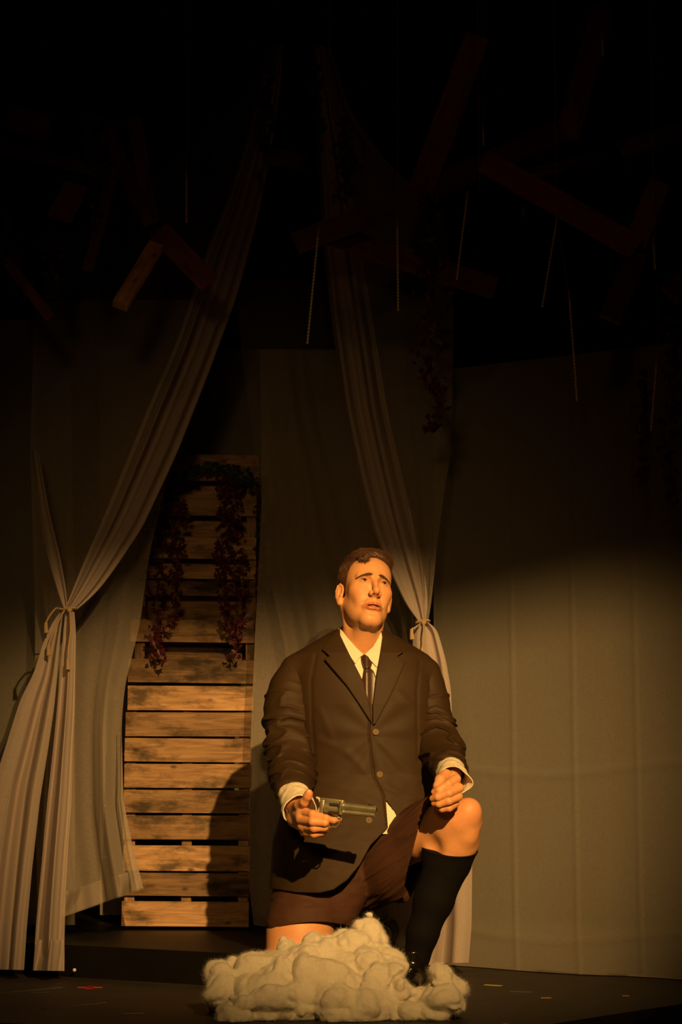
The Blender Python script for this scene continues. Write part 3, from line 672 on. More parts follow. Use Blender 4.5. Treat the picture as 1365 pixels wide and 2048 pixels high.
# ---- head frame: x right, -y face front, z up, origin between the ears at eye level
def rotm(ax, a): return np.array(Matrix.Rotation(a, 3, ax))
HC = P(733, 1181, 5.99); HR = rotm('Z', R(17)) @ rotm('X', R(-15)) @ rotm('Y', R(7.5))
HS = 1.0
def tohead(p): return (((p-A3(HC))@A3(HR))/HS).astype(f4)
def fromhead(q): return HC+HR@(np.array(q)*HS)
NECK = [W(729, 1225, 6.030, .053), W(724, 1262, 6.038, .0570), W(722, 1300, 6.055, .068)]
def warp(q):
    q = q.copy(); q[:, 2] = np.where(q[:, 2] < 0, q[:, 2]/1.13, q[:, 2]); return q
def face_sdf(q):
    q = warp(q)
    x, y, z = q[:, 0], q[:, 1], q[:, 2]; ax = np.abs(x); s = np.stack([ax, y, z], 1)      # mirrored
    d = ell(s, (0, .018, .040), (.0735, .093, .082))
    d = smin(d, ell(s, (0, -.030, .030), (.062, .060, .062)), .03)            # forehead
    d = smin(d, ell(s, (0, -.020, -.035), (.0575, .064, .078)), .03)           # mid face
    d = smin(d, ell(s, (.025, -.010, -.054), (.026, .044, .044)), .03)        # side of the cheek
    d = smin(d, cone(s, (.047, .012, -.050), (.016, -.060, -.104), .0125, .0120), .04)  # jaw line
    d = smin(d, ell(s, (0, -.070, -.1065), (.019, .0150, .0140)), .03)        # chin
    d = smin(d, ell(s, (.044, -.048, -.022), (.022, .026, .020)), .022)       # cheekbone
    d = smin(d, ell(s, (.030, -.062, -.045), (.020, .018, .024)), .018)       # cheek front
    d = smin(d, cone(s, (.013, -.0875, .0135), (.044, -.071, .0125), .0080, .0060), .014)   # brow ridge
    d = smax(d, -ell(s, (.0315, -.0990, .0005), (.0205, .0200, .0112)), .008)  # socket
    # eyelids
    ec = (.0315, -.0715, -.0008); lid = sph(s, ec, .0142)
    lid = smax(lid, -ell(s, (.0315, -.087, -.0018), (.0135, .012, .0034)), .0010)
    d = smin(d, lid, .003)
    # nose
    d = smin(d, cone(s, (0, -.0835, .010), (0, -.1080, -.031), .0088, .0095), .010)
    d = smin(d, sph(s, (0, -.1120, -.0375), .0107), .006)
    d = smin(d, ell(s, (.0125, -.0995, -.0425), (.0078, .0105, .0078)), .005)
    d = smin(d, cone(s, (0, -.105, -.046), (0, -.094, -.050), .0048, .006), .004)
    d = smax(d, -ell(s, (.0066, -.1055, -.0500), (.0040, .0058, .0062)), .0020)
    # muzzle, philtrum, lips
    d = smin(d, ell(s, (0, -.078, -.070), (.029, .020, .020)), .012)
    d = smax(d, -cone(s, (0, -.1005, -.055), (0, -.0995, -.061), .0018, .002), .004)
    up = chain(s, [(.0280, -.0790, -.0768, .0010), (.015, -.0920, -.0712, .0030), (.0050, -.0962, -.0697, .0032), (0, -.0958, -.0702, .0031)], .004)
    lo = chain(s, [(.0270, -.0790, -.0778, .0013), (.014, -.0915, -.0820, .0038), (0, -.0950, -.0832, .0042)], .004)
    d = smin(d, up, .0035); d = smin(d, lo, .0035)
    d = smax(d, -ell(s, (0, -.0960, -.0757), (.0225, .015, .0024)), .0012)
    d = smax(d, -cone(s, (.030, -.0775, -.0665), (.019, -.0935, -.046), .0022, .002), .006)   # nasolabial fold
    d = smax(d, -cone(s, (.010, -.0905, -.0945), (0, -.0915, -.0935), .002, .003), .008)       # under the lip
    for zz, wv in ((.052, .018), (.060, .014)):                                                # worried forehead lines
        d = d+.0009*np.exp(-((z-zz-.3*x*x*10)/.0016)**2)*np.exp(-(x/wv)**4)*(y < -.05)
    d = d+.0012*np.exp(-((ax-.006)/.002)**2)*np.exp(-((z-.018)/.008)**2)*(y < -.06)
    # ears
    e = (s-A3((.0790, .016, -.014)))@A3(rotm('Z', R(-30)))@A3(rotm('X', R(12)))
    ear = ell(e, (0, .001, 0), (.0072, .0155, .0270))
    ear = smin(ear, ell(e, (0, -.004, -.024), (.0055, .0085, .0095)), .004)
    ear = smax(ear, -ell(e, (.0080, -.002, .002), (.0068, .0120, .0215)), .002)
    ear = smin(ear, chain(e, [(.003, -.010, .016, .0022), (.0045, .001, .026, .0026), (.0045, .011, .020, .0026), (.0040, .0145, .004, .0025), (.0025, .011, -.014, .0024)], .002), .002)
    ear = smin(ear, chain(e, [(.002, -.001, .016, .002), (.0028, .006, .006, .0024), (.0025, .005, -.008, .0024), (.0025, -.003, -.013, .0022)], .002), .003)
    ear = smin(ear, cone(e, (.002, -.013, .000), (.0045, -.009, -.007), .0030, .0028), .002)
    d = smin(d, ear, .004)
    return d*HS
def neck_sdf(p):
    d = chain(p, NECK, .02)
    a = fromhead((0, -.030, -.095)); b = P(723, 1300, 6.00)
    d = smin(d, cone(p, a, b, .034, .030), .05)                              # throat
    ad = P(729, 1279, 5.975); d = smin(d, sph(p, ad, .010), .014)
    for ear, cl in (((-.060, .03, -.045), (712, 1308)), ((.060, .03, -.045), (737, 1308))):
        d = smin(d, cone(p, fromhead(ear), P(*cl, 6.0), .016, .010), .03)
    return d
def headneck(p): 
    n = neck_sdf(p); q = tohead(p); far = (np.abs(q).max(1) > .19)
    return np.where(far, np.minimum(n, .02+np.abs(q).max(1)-.17), smin(face_sdf(q), n, .016)).astype(f4)
# ---- hands
HLs = dict(palm=[W(583, 1606, 5.74, .026), W(596, 1622, 5.66, .027), W(608, 1632, 5.585, .025)],
  heel=[W(590, 1640, 5.66, .022), W(612, 1655, 5.575, .017)],
  fingers=[[W(604, 1624, 5.585, .0145), W(626, 1629, 5.530, .0125), W(652, 1637, 5.515, .0108), W(667, 1641, 5.53, .0088), W(679, 1638, 5.545, .0078)],
   [W(603, 1640, 5.575, .0140), W(626, 1643, 5.520, .0128), W(650, 1645, 5.515, .0115), W(655, 1652, 5.55, .0095), W(646, 1654, 5.58, .009)],
   [W(605, 1653, 5.58, .0130), W(628, 1656, 5.530, .0120), W(649, 1655, 5.530, .0108), W(651, 1660, 5.56, .009), W(642, 1661, 5.585, .009)],
   [W(608, 1665, 5.59, .0115), W(628, 1668, 5.548, .0108), W(644, 1665, 5.552, .0095), W(645, 1668, 5.575, .008), W(638, 1667, 5.60, .008)]],
  thumb=[W(592, 1618, 5.64, .019), W(600, 1610, 5.585, .0158), W(609, 1604, 5.552, .0128), W(616, 1592, 5.535, .0122), W(618, 1587, 5.53, .0118)])
HRs = dict(palm=[W(905, 1545, 5.76, .026), W(902, 1562, 5.68, .0265), W(901, 1582, 5.645, .025)],
  heel=[W(899, 1580, 5.65, .022), W(897, 1604, 5.635, .019)],
  fingers=[[W(913, 1558, 5.62, .0145), W(897, 1569, 5.592, .0128), W(879, 1580, 5.590, .0112), W(869, 1584, 5.60, .0092)],
   [W(919, 1576, 5.61, .0142), W(898, 1586, 5.580, .0128), W(877, 1594, 5.585, .0115), W(866, 1597, 5.60, .0096)],
   [W(917, 1593, 5.61, .0135), W(898, 1602, 5.583, .0120), W(879, 1608, 5.592, .0106), W(869, 1607, 5.605, .009)],
   [W(911, 1607, 5.62, .0120), W(899, 1616, 5.598, .0108), W(885, 1618, 5.605, .0095), W(877, 1617, 5.62, .0082)]],
  thumb=[W(892, 1550, 5.66, .0175), W(881, 1560, 5.625, .0150), W(876, 1572, 5.612, .0125), W(872, 1580, 5.622, .0105)])
def hand_sdf(hd, wrist):
    def f(p):
        d = chain(p, hd['palm'], .012); d = smin(d, chain(p, hd['heel'], .01), .012)
        d = smin(d, chain(p, wrist, .01), .012)
        fg = None
        for c in hd['fingers']:
            k = chain(p, c, .004)
            fg = k if fg is None else smin(fg, k, .0022)
        d = smin(d, fg, .006)
        d = smin(d, chain(p, hd['thumb'], .005), .007)
        return d.astype(f4)
    return f
WRL = [W(583, 1572, 5.86, .029), W(584, 1602, 5.75, .027)]
WRR = [W(908, 1520, 5.86, .029), W(905, 1543, 5.77, .027)]
# ---- bare legs and the rest of the body (mostly under the clothes)
THF = [W(765, 1690, 6.02, .088), W(850, 1668, 5.87, .070), W(905, 1643, 5.765, .063), W(924, 1636, 5.735, .0555)]
SHF = [W(926, 1645, 5.745, .0550), W(914, 1680, 5.775, .062), W(896, 1720, 5.80, .064), W(868, 1800, 5.80, .053), W(846, 1866, 5.80, .041), W(834, 1915, 5.81, .036)]
KNR = [W(650, 1700, 6.03, .10), W(600, 1860, 5.90, .092), W(590, 1912, 5.875, .088)]
SHR = [W(594, 1922, 5.89, .062), W(640, 1912, 6.05, .055), W(700, 1900, 6.22, .046), W(740, 1893, 6.33, .036)]
def bodyrest(p):
    d = chain(p, THF, .03); d = smin(d, chain(p, SHF, .02), .018)
    d = smin(d, ell(p, P(939, 1622, 5.705), (.036, .030, .038)), .018); d = smin(d, sph(p, P(936, 1672, 5.725), .022), .025)                       # kneecap
    d = smin(d, ell(p, P(872, 1690, 5.80), (.035, .04, .06)), .03)            # calf
    d = smax(d, -sph(p, P(862, 1700, 5.74), .020), .035)
    e = chain(p, KNR, .03); e = smin(e, chain(p, SHR, .02), .03)
    t = chain(p, [W(700, 1700, 6.06, .11), W(720, 1560, 6.05, .10), W(726, 1420, 6.04, .115), W(724, 1330, 6.05, .08), W(722, 1280, 6.05, .052)], .04)
    for pts in ([W(640, 1355, 6.05, .05), W(585, 1365, 6.05, .040), W(580, 1500, 5.99, .038), W(583, 1575, 5.86, .031)], [W(800, 1355, 6.05, .05), W(848, 1375, 6.05, .030), W(866, 1465, 6.00, .026), W(904, 1525, 5.85, .028)]):
        t = smin(t, chain(p, pts, .02), .03)
    d = smin(smin(d, e, .03), t, .04)
    return np.maximum(d, .002-p[:, 2]).astype(f4)
def skin_col(v):
    c = np.tile(A3((.70, .335, .15)), (len(v), 1)); q = warp(tohead(v)); hd = (np.abs(q).max(1) < .16)
    ax = np.abs(q[:, 0])
    def blend(m, col): 
        m = np.clip(m, 0, 1)[:, None]; c[:] = c*(1-m)+A3(col)*m
    n = vnoise(v*60, 3); blend(.18*np.clip(n, 0, 1), (.60, .26, .13))
    g = lambda d, w: np.exp(-(d/w)**2)
    x, y, z = ax, q[:, 1], q[:, 2]
    blend(hd*.55*g(np.sqrt(((x-.040)/.9)**2+(y+.07)**2+(z+.035)**2), .022), (.66, .26, .12))      # flushed cheeks
    blend(hd*.65*g(np.sqrt(x**2+(y+.108)**2+(z+.040)**2), .013), (.62, .20, .09))                 # reddened nose
    blend(hd*.75*g(np.sqrt((x-.0315)**2+(y+.084)**2+((z-.002)*1.3)**2), .014), (.40, .145, .075))          # eyelids, darkened in colour to stand in for socket shade
    bz = .0148-.0090*((x-.010)/.040)**2; blend(hd*.55*g(z-bz, .0038)*np.clip((x-.007)/.004, 0, 1)*np.clip((.052-x)/.008, 0, 1)*(y < -.04), (.14, .07, .035))
    # lips
    up = chain(np.stack([x, y, z], 1), [(.0280, -.0815, -.0765, 0), (.015, -.0940, -.0715, 0), (.0050, -.0985, -.0703, 0), (0, -.0980, -.0708, 0)], .001)
    lo = chain(np.stack([x, y, z], 1), [(.0270, -.0815, -.0775, 0), (.014, -.0935, -.0818, 0), (0, -.0980, -.0828, 0)], .001)
    m = hd*np.clip((.0285-x)/.004, 0, 1)*np.clip((.0053-np.minimum(up+.0004, lo+.0002))/.0014, 0, 1)
    blend(m*.85, (.50, .125, .065))
    # nostrils, inside of the mouth
    blend(hd*g(np.sqrt(((x-.0068)/.8)**2+(y+.103)**2+(z+.0485)**2), .0045), (.10, .02, .01))
    blend(hd*np.clip(1.25-np.sqrt((x/.0225)**2+((z+.0757)/.0036)**2), 0, 1)*2*(y > -.0935)*(y < -.06), (.16, .03, .02))
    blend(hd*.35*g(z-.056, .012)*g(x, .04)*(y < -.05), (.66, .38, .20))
    blend(hd*.30*g(np.sqrt(((x)/1.6)**2+(y+.07)**2+(z+.098)**2), .030), (.50, .28, .16))           # shaved chin
    # knees and knuckles a little redder
    for k in (P(940, 1625, 5.68), P(925, 1590, 5.72), P(592, 1890, 5.80)):
        blend(.45*g(np.sqrt(((v-A3(k))**2).sum(1)), .05), (.64, .25, .12))
    for hd_ in (HLs, HRs):
        for fgr in hd_['fingers']+[hd_['thumb']]:
            blend(.6*g(np.sqrt(((v-A3(fgr[-1][:3]))**2).sum(1)), .016), (.66, .22, .11))
            blend(.3*g(np.sqrt(((v-A3(fgr[1][:3]))**2).sum(1)), .016), (.62, .24, .12))
    return c
pieces = []
lo_, hi_ = bounds(NECK, .02); hb = np.array([fromhead((a, b, c)) for a in (-.1, .1) for b in (-.13, .13) for c in (-.13, .14)])
lo_ = np.minimum(lo_, hb.min(0)); hi_ = np.maximum(hi_, hb.max(0))
pieces.append(sdf_mesh(headneck, lo_, hi_, H_HEAD))
for hd_, wr in ((HLs, WRL), (HRs, WRR)):
    allp = [q for k in ('palm', 'heel', 'thumb') for q in hd_[k]]+[q for f_ in hd_['fingers'] for q in f_]+wr
    pieces.append(sdf_mesh(hand_sdf(hd_, wr), *bounds(allp, .01), H_HAND))
pieces.append(sdf_mesh(bodyrest, (-.45, 5.6, 0), (.55, 6.5, 1.12), H_BODY))
V = np.concatenate([p[0] for p in pieces]); off = np.cumsum([0]+[len(p[0]) for p in pieces])
me = mesh_from(V, np.concatenate([p[1]+o for p, o in zip(pieces, off)]), 'person'); setcol(me, skin_col(V.astype(f4)))
man = link('person', me, M['skin'])
tag(man, 'person kneeling in a dark suit jacket, shorts and knee socks, holding a revolver', 'person')

# eyes, brows, teeth, tears
def curve_at_(p, n):
    return curve_at(p, np.linspace(0, 1, n))
_ys = np.linspace(-.125, -.03, 240)
def onface(x, z):
    g = np.stack([np.full(240, x), _ys, np.full(240, z)], 1); wv = (g@HR.T*HS+HC).astype(f4)
    d = headneck(wv); i = int(np.argmax(d < 0)); return _ys[i]
for sx in (-1, 1):
    c0 = np.array((sx*.0315, -.0715, -.0008)); m = MB().sph((0, 0, 0), .0128, seg=40); o = m.build('eye', M['eye'], None)
    vv = np.array([v.co[:] for v in o.data.vertices]); g = np.array((.10, -.95, .08)); g = g/np.linalg.norm(g); a = np.degrees(np.arccos(np.clip(vv@g/.0128, -1, 1)))
    cc = np.tile([.36, .27, .20], (len(vv), 1)); cc[a < 29] = (.075, .055, .035); cc[a < 14] = (.006, .005, .004); cc[(a >= 25) & (a < 30)] = (.03, .02, .012)
    setcol(o.data, cc); mw = Matrix(HR.tolist()).to_4x4(); mw.translation = Vector(fromhead(c0)); o.matrix_world = mw
    bpy.context.view_layer.update(); o.parent = man; o.matrix_parent_inverse = man.matrix_world.inverted()
    m = MB(); xs = np.linspace(-.0120, .0120, 12)
    m.tube([fromhead((sx*(.0315+a_), onface(sx*(.0315+a_), -.0008+.0034*math.sqrt(max(0, 1-(a_/.0135)**2)))-.0007, -.0012+.0036*math.sqrt(max(0, 1-(a_/.0135)**2)))) for a_ in xs], .00075, 6)
    m.build('eyelashes', M['brow'], man)
    # brow: a bundle of short hairs lying along the ridge, inner end lifted
    m = MB(); r = random.Random(5)
    for k in range(240):
        t = r.random(); s_ = r.uniform(-1, 1)*(1-.55*t)
        x = .010+.040*t; z = .0148-.0090*t*t+.001*math.sin(t*3)+s_*.0046*min(1, .45+t*4); y = -.0930+.006*t+.018*t*t+abs(s_)*.0006
        y = onface(sx*x, z); p0 = np.array((sx*x, y-.0004-.0006*(1-abs(s_)), z)); dx = .007*(1-.2*t)
        y2 = onface(sx*(x+dx), z+.0004-.0028*t); p2 = np.array((sx*(x+dx), y2-.0004, z+.0004-.0028*t)); p1 = (p0+p2)/2+np.array((0, -.0008, .0010-.001*t))
        m.tube([fromhead(p0), fromhead(p1), fromhead(p2)], [.00050, .00045, .0002], 5)
    m.build('eyebrow', M['brow'], man)
    if sx < 0:
        for path in ([(-.030, -.012), (-.031, -.020), (-.029, -.030), (-.030, -.040)], [(-.024, -.012), (-.023, -.021), (-.0245, -.027)]):
            m = MB(); dn = curve_at_(path, 10); m.tube([fromhead((x_, onface(x_, z_)-.0001, z_)) for x_, z_ in dn], [.0008, .0010, .0012, .0011, .0010, .0011, .0013, .0012, .0014, .0008], 8); m.build('tear', M['tear'], man)
m = MB()
for k in range(-3, 4):
    m.box(fromhead((k*.0052, -.0865+abs(k)*.0011, -.0745*1.13+.0015)), (.0049, .003, .0030), rot=Matrix(HR.tolist()), bevel=.0006)
m.build('tooth_row', M['tooth'], man)
# fingernails
M['nail'] = simple('fingernail', (.66, .37, .25), rough=.25)
for hd_, k in ((HRs, 0), (HRs, 1), (HRs, 2)):
    c = hd_['fingers'][k]; a, b = np.array(c[-2][:3]), np.array(c[-1][:3]); d = (b-a)/np.linalg.norm(b-a)
    m = MB(); m.sph(b+np.array((0, -c[-1][3]*.80, c[-1][3]*.35))-d*.002, .0062, 12, (1.05, .35, .72), between(a, b)); m.build('fingernail', M['nail'], man)
c = HLs['thumb']; m = MB(); m.sph(np.array(c[-1][:3])+np.array((0, -.0100, .004)), .0068, 12, (.8, .3, 1.0))
m.build('fingernail', M['nail'], man)

# ---- hair
def hair_sdf(p):
    q = tohead(p); x, y, z = q[:, 0], q[:, 1], q[:, 2]; ax = np.abs(x)
    top = np.clip((z-.03)/.08, 0, 1)
    d = ell(q, (-.002, .020, .044), (.0800, .0985, .0860))
    d = smin(d, ell(q, (.006, -.020, .088), (.060, .062, .038)), .02)          # volume on top
    side = np.interp(y, [-.10, -.064, -.056, -.049, -.041, -.033, -.022, -.004, .004, .016, .034, .045, .10], [.086, .074, .060, .040, .030, -.005, -.030, -.032, .020, .026, .020, -.035, -.060])
    front = .072+.010*np.sin((x+.045)*34)-.05*np.clip(x-.02, 0, 1)
    wv = np.clip((ax-.034)/.02, 0, 1)
    line = np.where(y < -.02, front*(1-wv)+np.minimum(side, front)*wv, side)
    line = line+.0022*vnoise(q*A3((260, 260, 60)), 4)
    d = smax(d, (line-z)*.75, .004)
    # combed strands: from the parting on the left of the picture over to the right
    cb = y*1.0+.25*x+.012*vnoise(q*A3((30, 30, 30)), 9)
    st = np.sin(cb*900+4*vnoise(q*40, 5))+.6*np.sin(cb*2100+3*vnoise(q*60, 6))
    sd = np.sin((y+.3*z)*1500+3*vnoise(q*50, 7))
    w_ = np.clip((z-.055)/.03, 0, 1)
    d = d-.0011*(st*w_+.6*sd*(1-w_))-.0028*vnoise(q*A3((24, 42, 30)), 8)*w_
    d = smax(d, -ell(q, (-.046, -.020, .128), (.0022, .065, .010)), .004)
    # curl falling on the forehead
    c = chain(q, [(-.030, -.072, .092, .006), (-.046, -.078, .078, .0052), (-.045, -.0845, .066, .0042), (-.033, -.0905, .062, .003), (-.021, -.0945, .068, .0016)], .003)
    return (smin(d, c-.0006*np.sin(q[:, 2]*2500+q[:, 0]*1800), .004)*HS).astype(f4)
hb = np.array([fromhead((a, b, c)) for a in (-.095, .095) for b in (-.125, .135) for c in (-.08, .145)])
hr = sdf_obj('hair', hair_sdf, hb.min(0), hb.max(0), .0012, M['hair'], man, slack=1.8)
hp, hn = surf_samples(hr, hair_sdf, 24000, 3)
ql = tohead(hp); nl = hn@A3(HR); tz = np.clip((ql[:, 2]-.055)/.03, 0, 1)[:, None]; sg = np.where(ql[:, :1] < -.046, -1, 1)
dl = tz*np.concatenate([sg*1.0, -.25+0*sg, .15+0*sg], 1)+(1-tz)*np.array((0, .45, -1.0))
dl = dl-(dl*nl).sum(1, keepdims=True)*nl; dl /= np.linalg.norm(dl, axis=1, keepdims=True)+1e-9
hairs('hair_strands', hp-hn*.0004, (dl-nl*.07)@A3(HR).T, hn*.2, .012, .00026, M['strand'], hr, seed=2, curl=.10, jit=.06, bend=1)

# ---- torso cross-sections: z, centre x, half width, centre y, half depth
TR = np.array([[*P(xc, py, Yc)[[2, 0]], hw/PXM(Yc), Yc, hd] for py, xc, hw, Yc, hd in [
    (1235, 722, 40, 6.06, .066), (1262, 722, 48, 6.06, .074), (1285, 722, 88, 6.055, .088), (1310, 724, 128, 6.045, .104), (1350, 727, 142, 6.04, .122), (1410, 730, 141, 6.03, .134),
    (1480, 734, 136, 6.03, .136), (1550, 737, 138, 6.03, .140), (1620, 722, 155, 6.02, .158), (1680, 711, 163, 6.00, .176), (1735, 705, 160, 5.985, .188), (1790, 702, 160, 5.98, .192), (1850, 702, 160, 5.98, .192)]])
TR = TR[np.argsort(TR[:, 0])]
def torso(p):
    z = p[:, 2]; cx, hw, cy, hd = [np.interp(z, TR[:, 0], TR[:, k]).astype(f4) for k in (1, 2, 3, 4)]
    x = (p[:, 0]-cx)/hw; y = (p[:, 1]-cy)/hd; k0 = (np.abs(x)**2.3+np.abs(y)**2.3)**(1/2.3)
    g = np.sqrt((x/hw)**2+(y/hd)**2)+1e-9
    d = (k0-1)*k0/g
    d = np.where(k0 < .3, -.7*hd, d)
    sh = np.minimum(cone(p, P(690, 1283, 6.06), P(592, 1340, 6.04), .040, .046), cone(p, P(760, 1288, 6.06), P(855, 1344, 6.035), .040, .042))
    return smin(d, sh, .03)
def XZ(pts, Y=5.89): return [tuple(P(a, b, Y)[[0, 2]]) for a, b in pts]
def Z(py, Y=5.89): return P(700, py, Y)[2]
def X(px, Y=5.89): return P(px, 1500, Y)[0]
V_OPEN = XZ([(676, 1200), (677, 1262), (697, 1305), (727, 1364), (742, 1434), (747, 1434), (753, 1358), (763, 1300), (768, 1264), (768, 1200)])
HEM = XZ([(480, 1779), (553, 1779), (600, 1783), (640, 1783), (668, 1776), (695, 1757), (720, 1727), (742, 1688), (757, 1674), (776, 1655), (772, 1600), (790, 1622), (806, 1655), (830, 1662), (900, 1640), (980, 1640), (980, 1900), (480, 1900)])
HEMB = Z(1775)
EDGE = XZ([(740, 1436), (738, 1470), (744, 1520), (749, 1556), (768, 1592), (775, 1650)])
EDGE2 = XZ([(746, 1640), (742, 1688)])
ARM = [XZ([(632, 1305), (622, 1360), (624, 1440), (630, 1530)]), XZ([(842, 1322), (836, 1380), (836, 1450), (838, 1520)])]
FOLDS = [(XZ([(636, 1478), (690, 1500), (742, 1552)]), .0026, .013), (XZ([(640, 1560), (690, 1575), (735, 1600)]), .0022, .014), (XZ([(772, 1572), (805, 1592), (850, 1598)]), .0026, .012),
  (XZ([(765, 1490), (800, 1530), (838, 1560)]), .0022, .014), (XZ([(800, 1385), (838, 1425)]), .0018, .012), (XZ([(640, 1420), (662, 1470)]), .0018, .012)]
def wrinkle(p, A, sc, seed, k=1):
    n = fbm(p*A3(sc), 3, seed); return A*(1-np.abs(n)*2)*k
def jacket_sdf(p):
    x, z = p[:, 0], p[:, 2]; d = torso(p); fr = p[:, 1] < 6.03
    d = d+.0032*vnoise(p*A3((11, 9, 9)), 11)
    u = (x-X(745))*.8+(z-Z(1470))*1.0; rr = np.sqrt((x-X(745))**2+(z-Z(1470))**2)
    pull = np.sin(np.arctan2(z-Z(1470), np.abs(x-X(745))+.01)*9)*np.exp(-((rr-.11)/.06)**2)
    d = d-.0022*pull*fr
    d = d-.0016*np.clip(fbm(p*A3((16, 16, 26)), 2, 19), -1, 1)*np.clip((Z(1500)-z)/.1, 0, 1)
    for a in ARM: d = d+.0020*np.exp(-(line2(x, z, a)/.006)**2)*fr
    for fp, am, wd in FOLDS: d = d-am*np.exp(-(line2(x, z, fp)/wd)**2)*fr
    e1 = line2(x, z, EDGE); d = d+np.where(fr, .0040*np.exp(-(e1/.0028)**2), 0)
    # chest dart and pocket flap line
    shell = d
    cut = poly2(x, z, V_OPEN); shell = np.where(fr, np.maximum(shell, -cut), np.maximum(shell, z-Z(1252)))
    hm = poly2(x, z, HEM); shell = np.where(fr, np.maximum(shell, -hm), np.maximum(shell, HEMB-z))
    inner = d+.007; shell = np.where(z < Z(1500), np.maximum(shell, -inner), np.where(fr, np.maximum(shell, -inner), shell))
    shell = np.maximum(shell, z-Z(1240))
    return shell.astype(f4)
jk = sdf_obj('jacket', jacket_sdf, (X(520), 5.72, Z(1800)), (X(925), 6.24, Z(1236)), H_CLOTH, M['suit'], man, slack=2.0)
LAP_L = XZ([(680, 1250), (681, 1266), (699, 1306), (728, 1364), (741, 1418), (744, 1447), (735, 1434), (716, 1404), (693, 1370), (668, 1340), (649, 1317), (659, 1310), (644, 1296), (655, 1277), (668, 1262)])
LAP_R = XZ([(765, 1255), (767, 1268), (762, 1302), (752, 1360), (746, 1410), (746, 1450), (752, 1448), (772, 1410), (790, 1375), (803, 1345), (813, 1321), (796, 1311), (809, 1302), (790, 1284), (775, 1268)])
def lapel(poly):
    def f(p):
        x, z = p[:, 0], p[:, 2]; d = torso(p)+.0032*vnoise(p*A3((11, 9, 9)), 11); c = poly2(x, z, poly)
        t = .0105+.006*np.exp(-((z-Z(1330))/.06)**2)*np.clip(np.abs(x-X(735))/.06, 0, 1)
        s = np.maximum(d-t, -(d+.001)); s = smax(s, c, .0025); return np.maximum(s, p[:, 1]-6.03).astype(f4)
    return f
for pl in (LAP_L, LAP_R):
    a = np.array(pl); sdf_obj('lapel', lapel(pl), (a[:, 0].min()-.01, 5.82, a[:, 1].min()-.01), (a[:, 0].max()+.01, 6.06, a[:, 1].max()+.01), .0018, M['suit'], jk, slack=2.0)
# stand collar of the jacket round the back of the neck
def jcol(p):
    x, z = p[:, 0], p[:, 2]; n = chain(p, [W(722, 1240, 6.055, .066), W(722, 1290, 6.06, .082)], .01)
    d = np.maximum(n, -(n+.005)); d = np.maximum(d, z-(Z(1256, 6.06)-.0*x)); d = np.maximum(d, Z(1300)-z)
    return np.maximum(d, (6.02-p[:, 1])).astype(f4)
sdf_obj('collar', jcol, (X(640), 5.98, Z(1310)), (X(810), 6.17, Z(1230)), .002, M['suit'], jk)
# front point of the torso surface at a given x,z
def front(px, py, lift=0.0, Y0=5.80):
    ys = np.linspace(Y0, 6.03, 400); g = P(px, py, 5.89); pts = np.stack([np.full(400, g[0]), ys, np.full(400, g[2])], 1).astype(f4)
    d = torso(pts)+.0032*vnoise(pts*A3((11, 9, 9)), 11)-lift; i = np.argmax(d < 0); return np.array([g[0], ys[i], g[2]])
for (bx, by) in ((752, 1464), (760, 1549), (738, 1640)):
    c = front(bx, by, .002); m = MB()
    m.cyl(c+[0, .003, 0], c+[0, -.0035, 0], .0098, .0098, 28).cyl(c+[0, -.0034, 0], c+[0, -.0052, 0], .0098, .0078, 28)
    bt = m.build('button', M['button'], jk)
    m = MB()
    for a in (45, 135, 225, 315): m.sph(c+np.array([.0024*math.cos(R(a)), -.0054, .0024*math.sin(R(a))]), .0009, 8)
    m.build('thread_holes', M['lining'], bt)
# ---- sleeves
SL = [W(594, 1342, 6.04, .050), W(584, 1380, 6.03, .062), W(578, 1420, 6.02, .0680), W(581, 1470, 6.01, .066), W(583, 1512, 5.985, .066), W(586, 1552, 5.90, .060), W(588, 1583, 5.80, .053)]
SR = [W(850, 1344, 6.035, .046), W(857, 1378, 6.03, .046), W(863, 1420, 6.02, .0500), W(871, 1468, 6.00, .0540), W(884, 1505, 5.94, .056), W(899, 1540, 5.80, .0510)]
def sleeve(pts, cutp, seed):
    ax = np.array(pts[-1][:3])-np.array(pts[-2][:3]); ax /= np.linalg.norm(ax); end = np.array(pts[-1][:3])+ax*cutp
    def f(p):
        d = chain(p, pts, .04)
        q = p.copy(); q[:, 2] += .25*np.abs(p[:, 0]-pts[3][0])+.15*(p[:, 1]-6)
        t = np.clip((Z(1345)-p[:, 2])/.05, 0.1, 1)
        n = vnoise(q*A3((8, 8, 28)), seed)+.4*vnoise(q*A3((14, 12, 52)), seed+1)
        n = 1-np.abs(n)*2.1; n = n*.55+.75*np.exp(-(np.abs(1-n)/.30)**2)
        el = .45+.75*np.exp(-((p[:, 2]-Z(1470))/.09)**2)
        d = d-.0074*n*t*el-.002*vnoise(p*14, seed+5)
        far = (p-A3(end))@A3(ax); inn = chain(p, pts, .04)+.006
        d = np.maximum(d, far)
        return np.maximum(d, np.where(far > -.05, -inn, -1)).astype(f4)
    return f
for pts, cp, sd in ((SL, .030, 61), (SR, .035, 71)):
    sdf_obj('sleeve', sleeve(pts, cp, sd), *bounds(pts, .05), .0021, M['suit'], jk, slack=2.0)
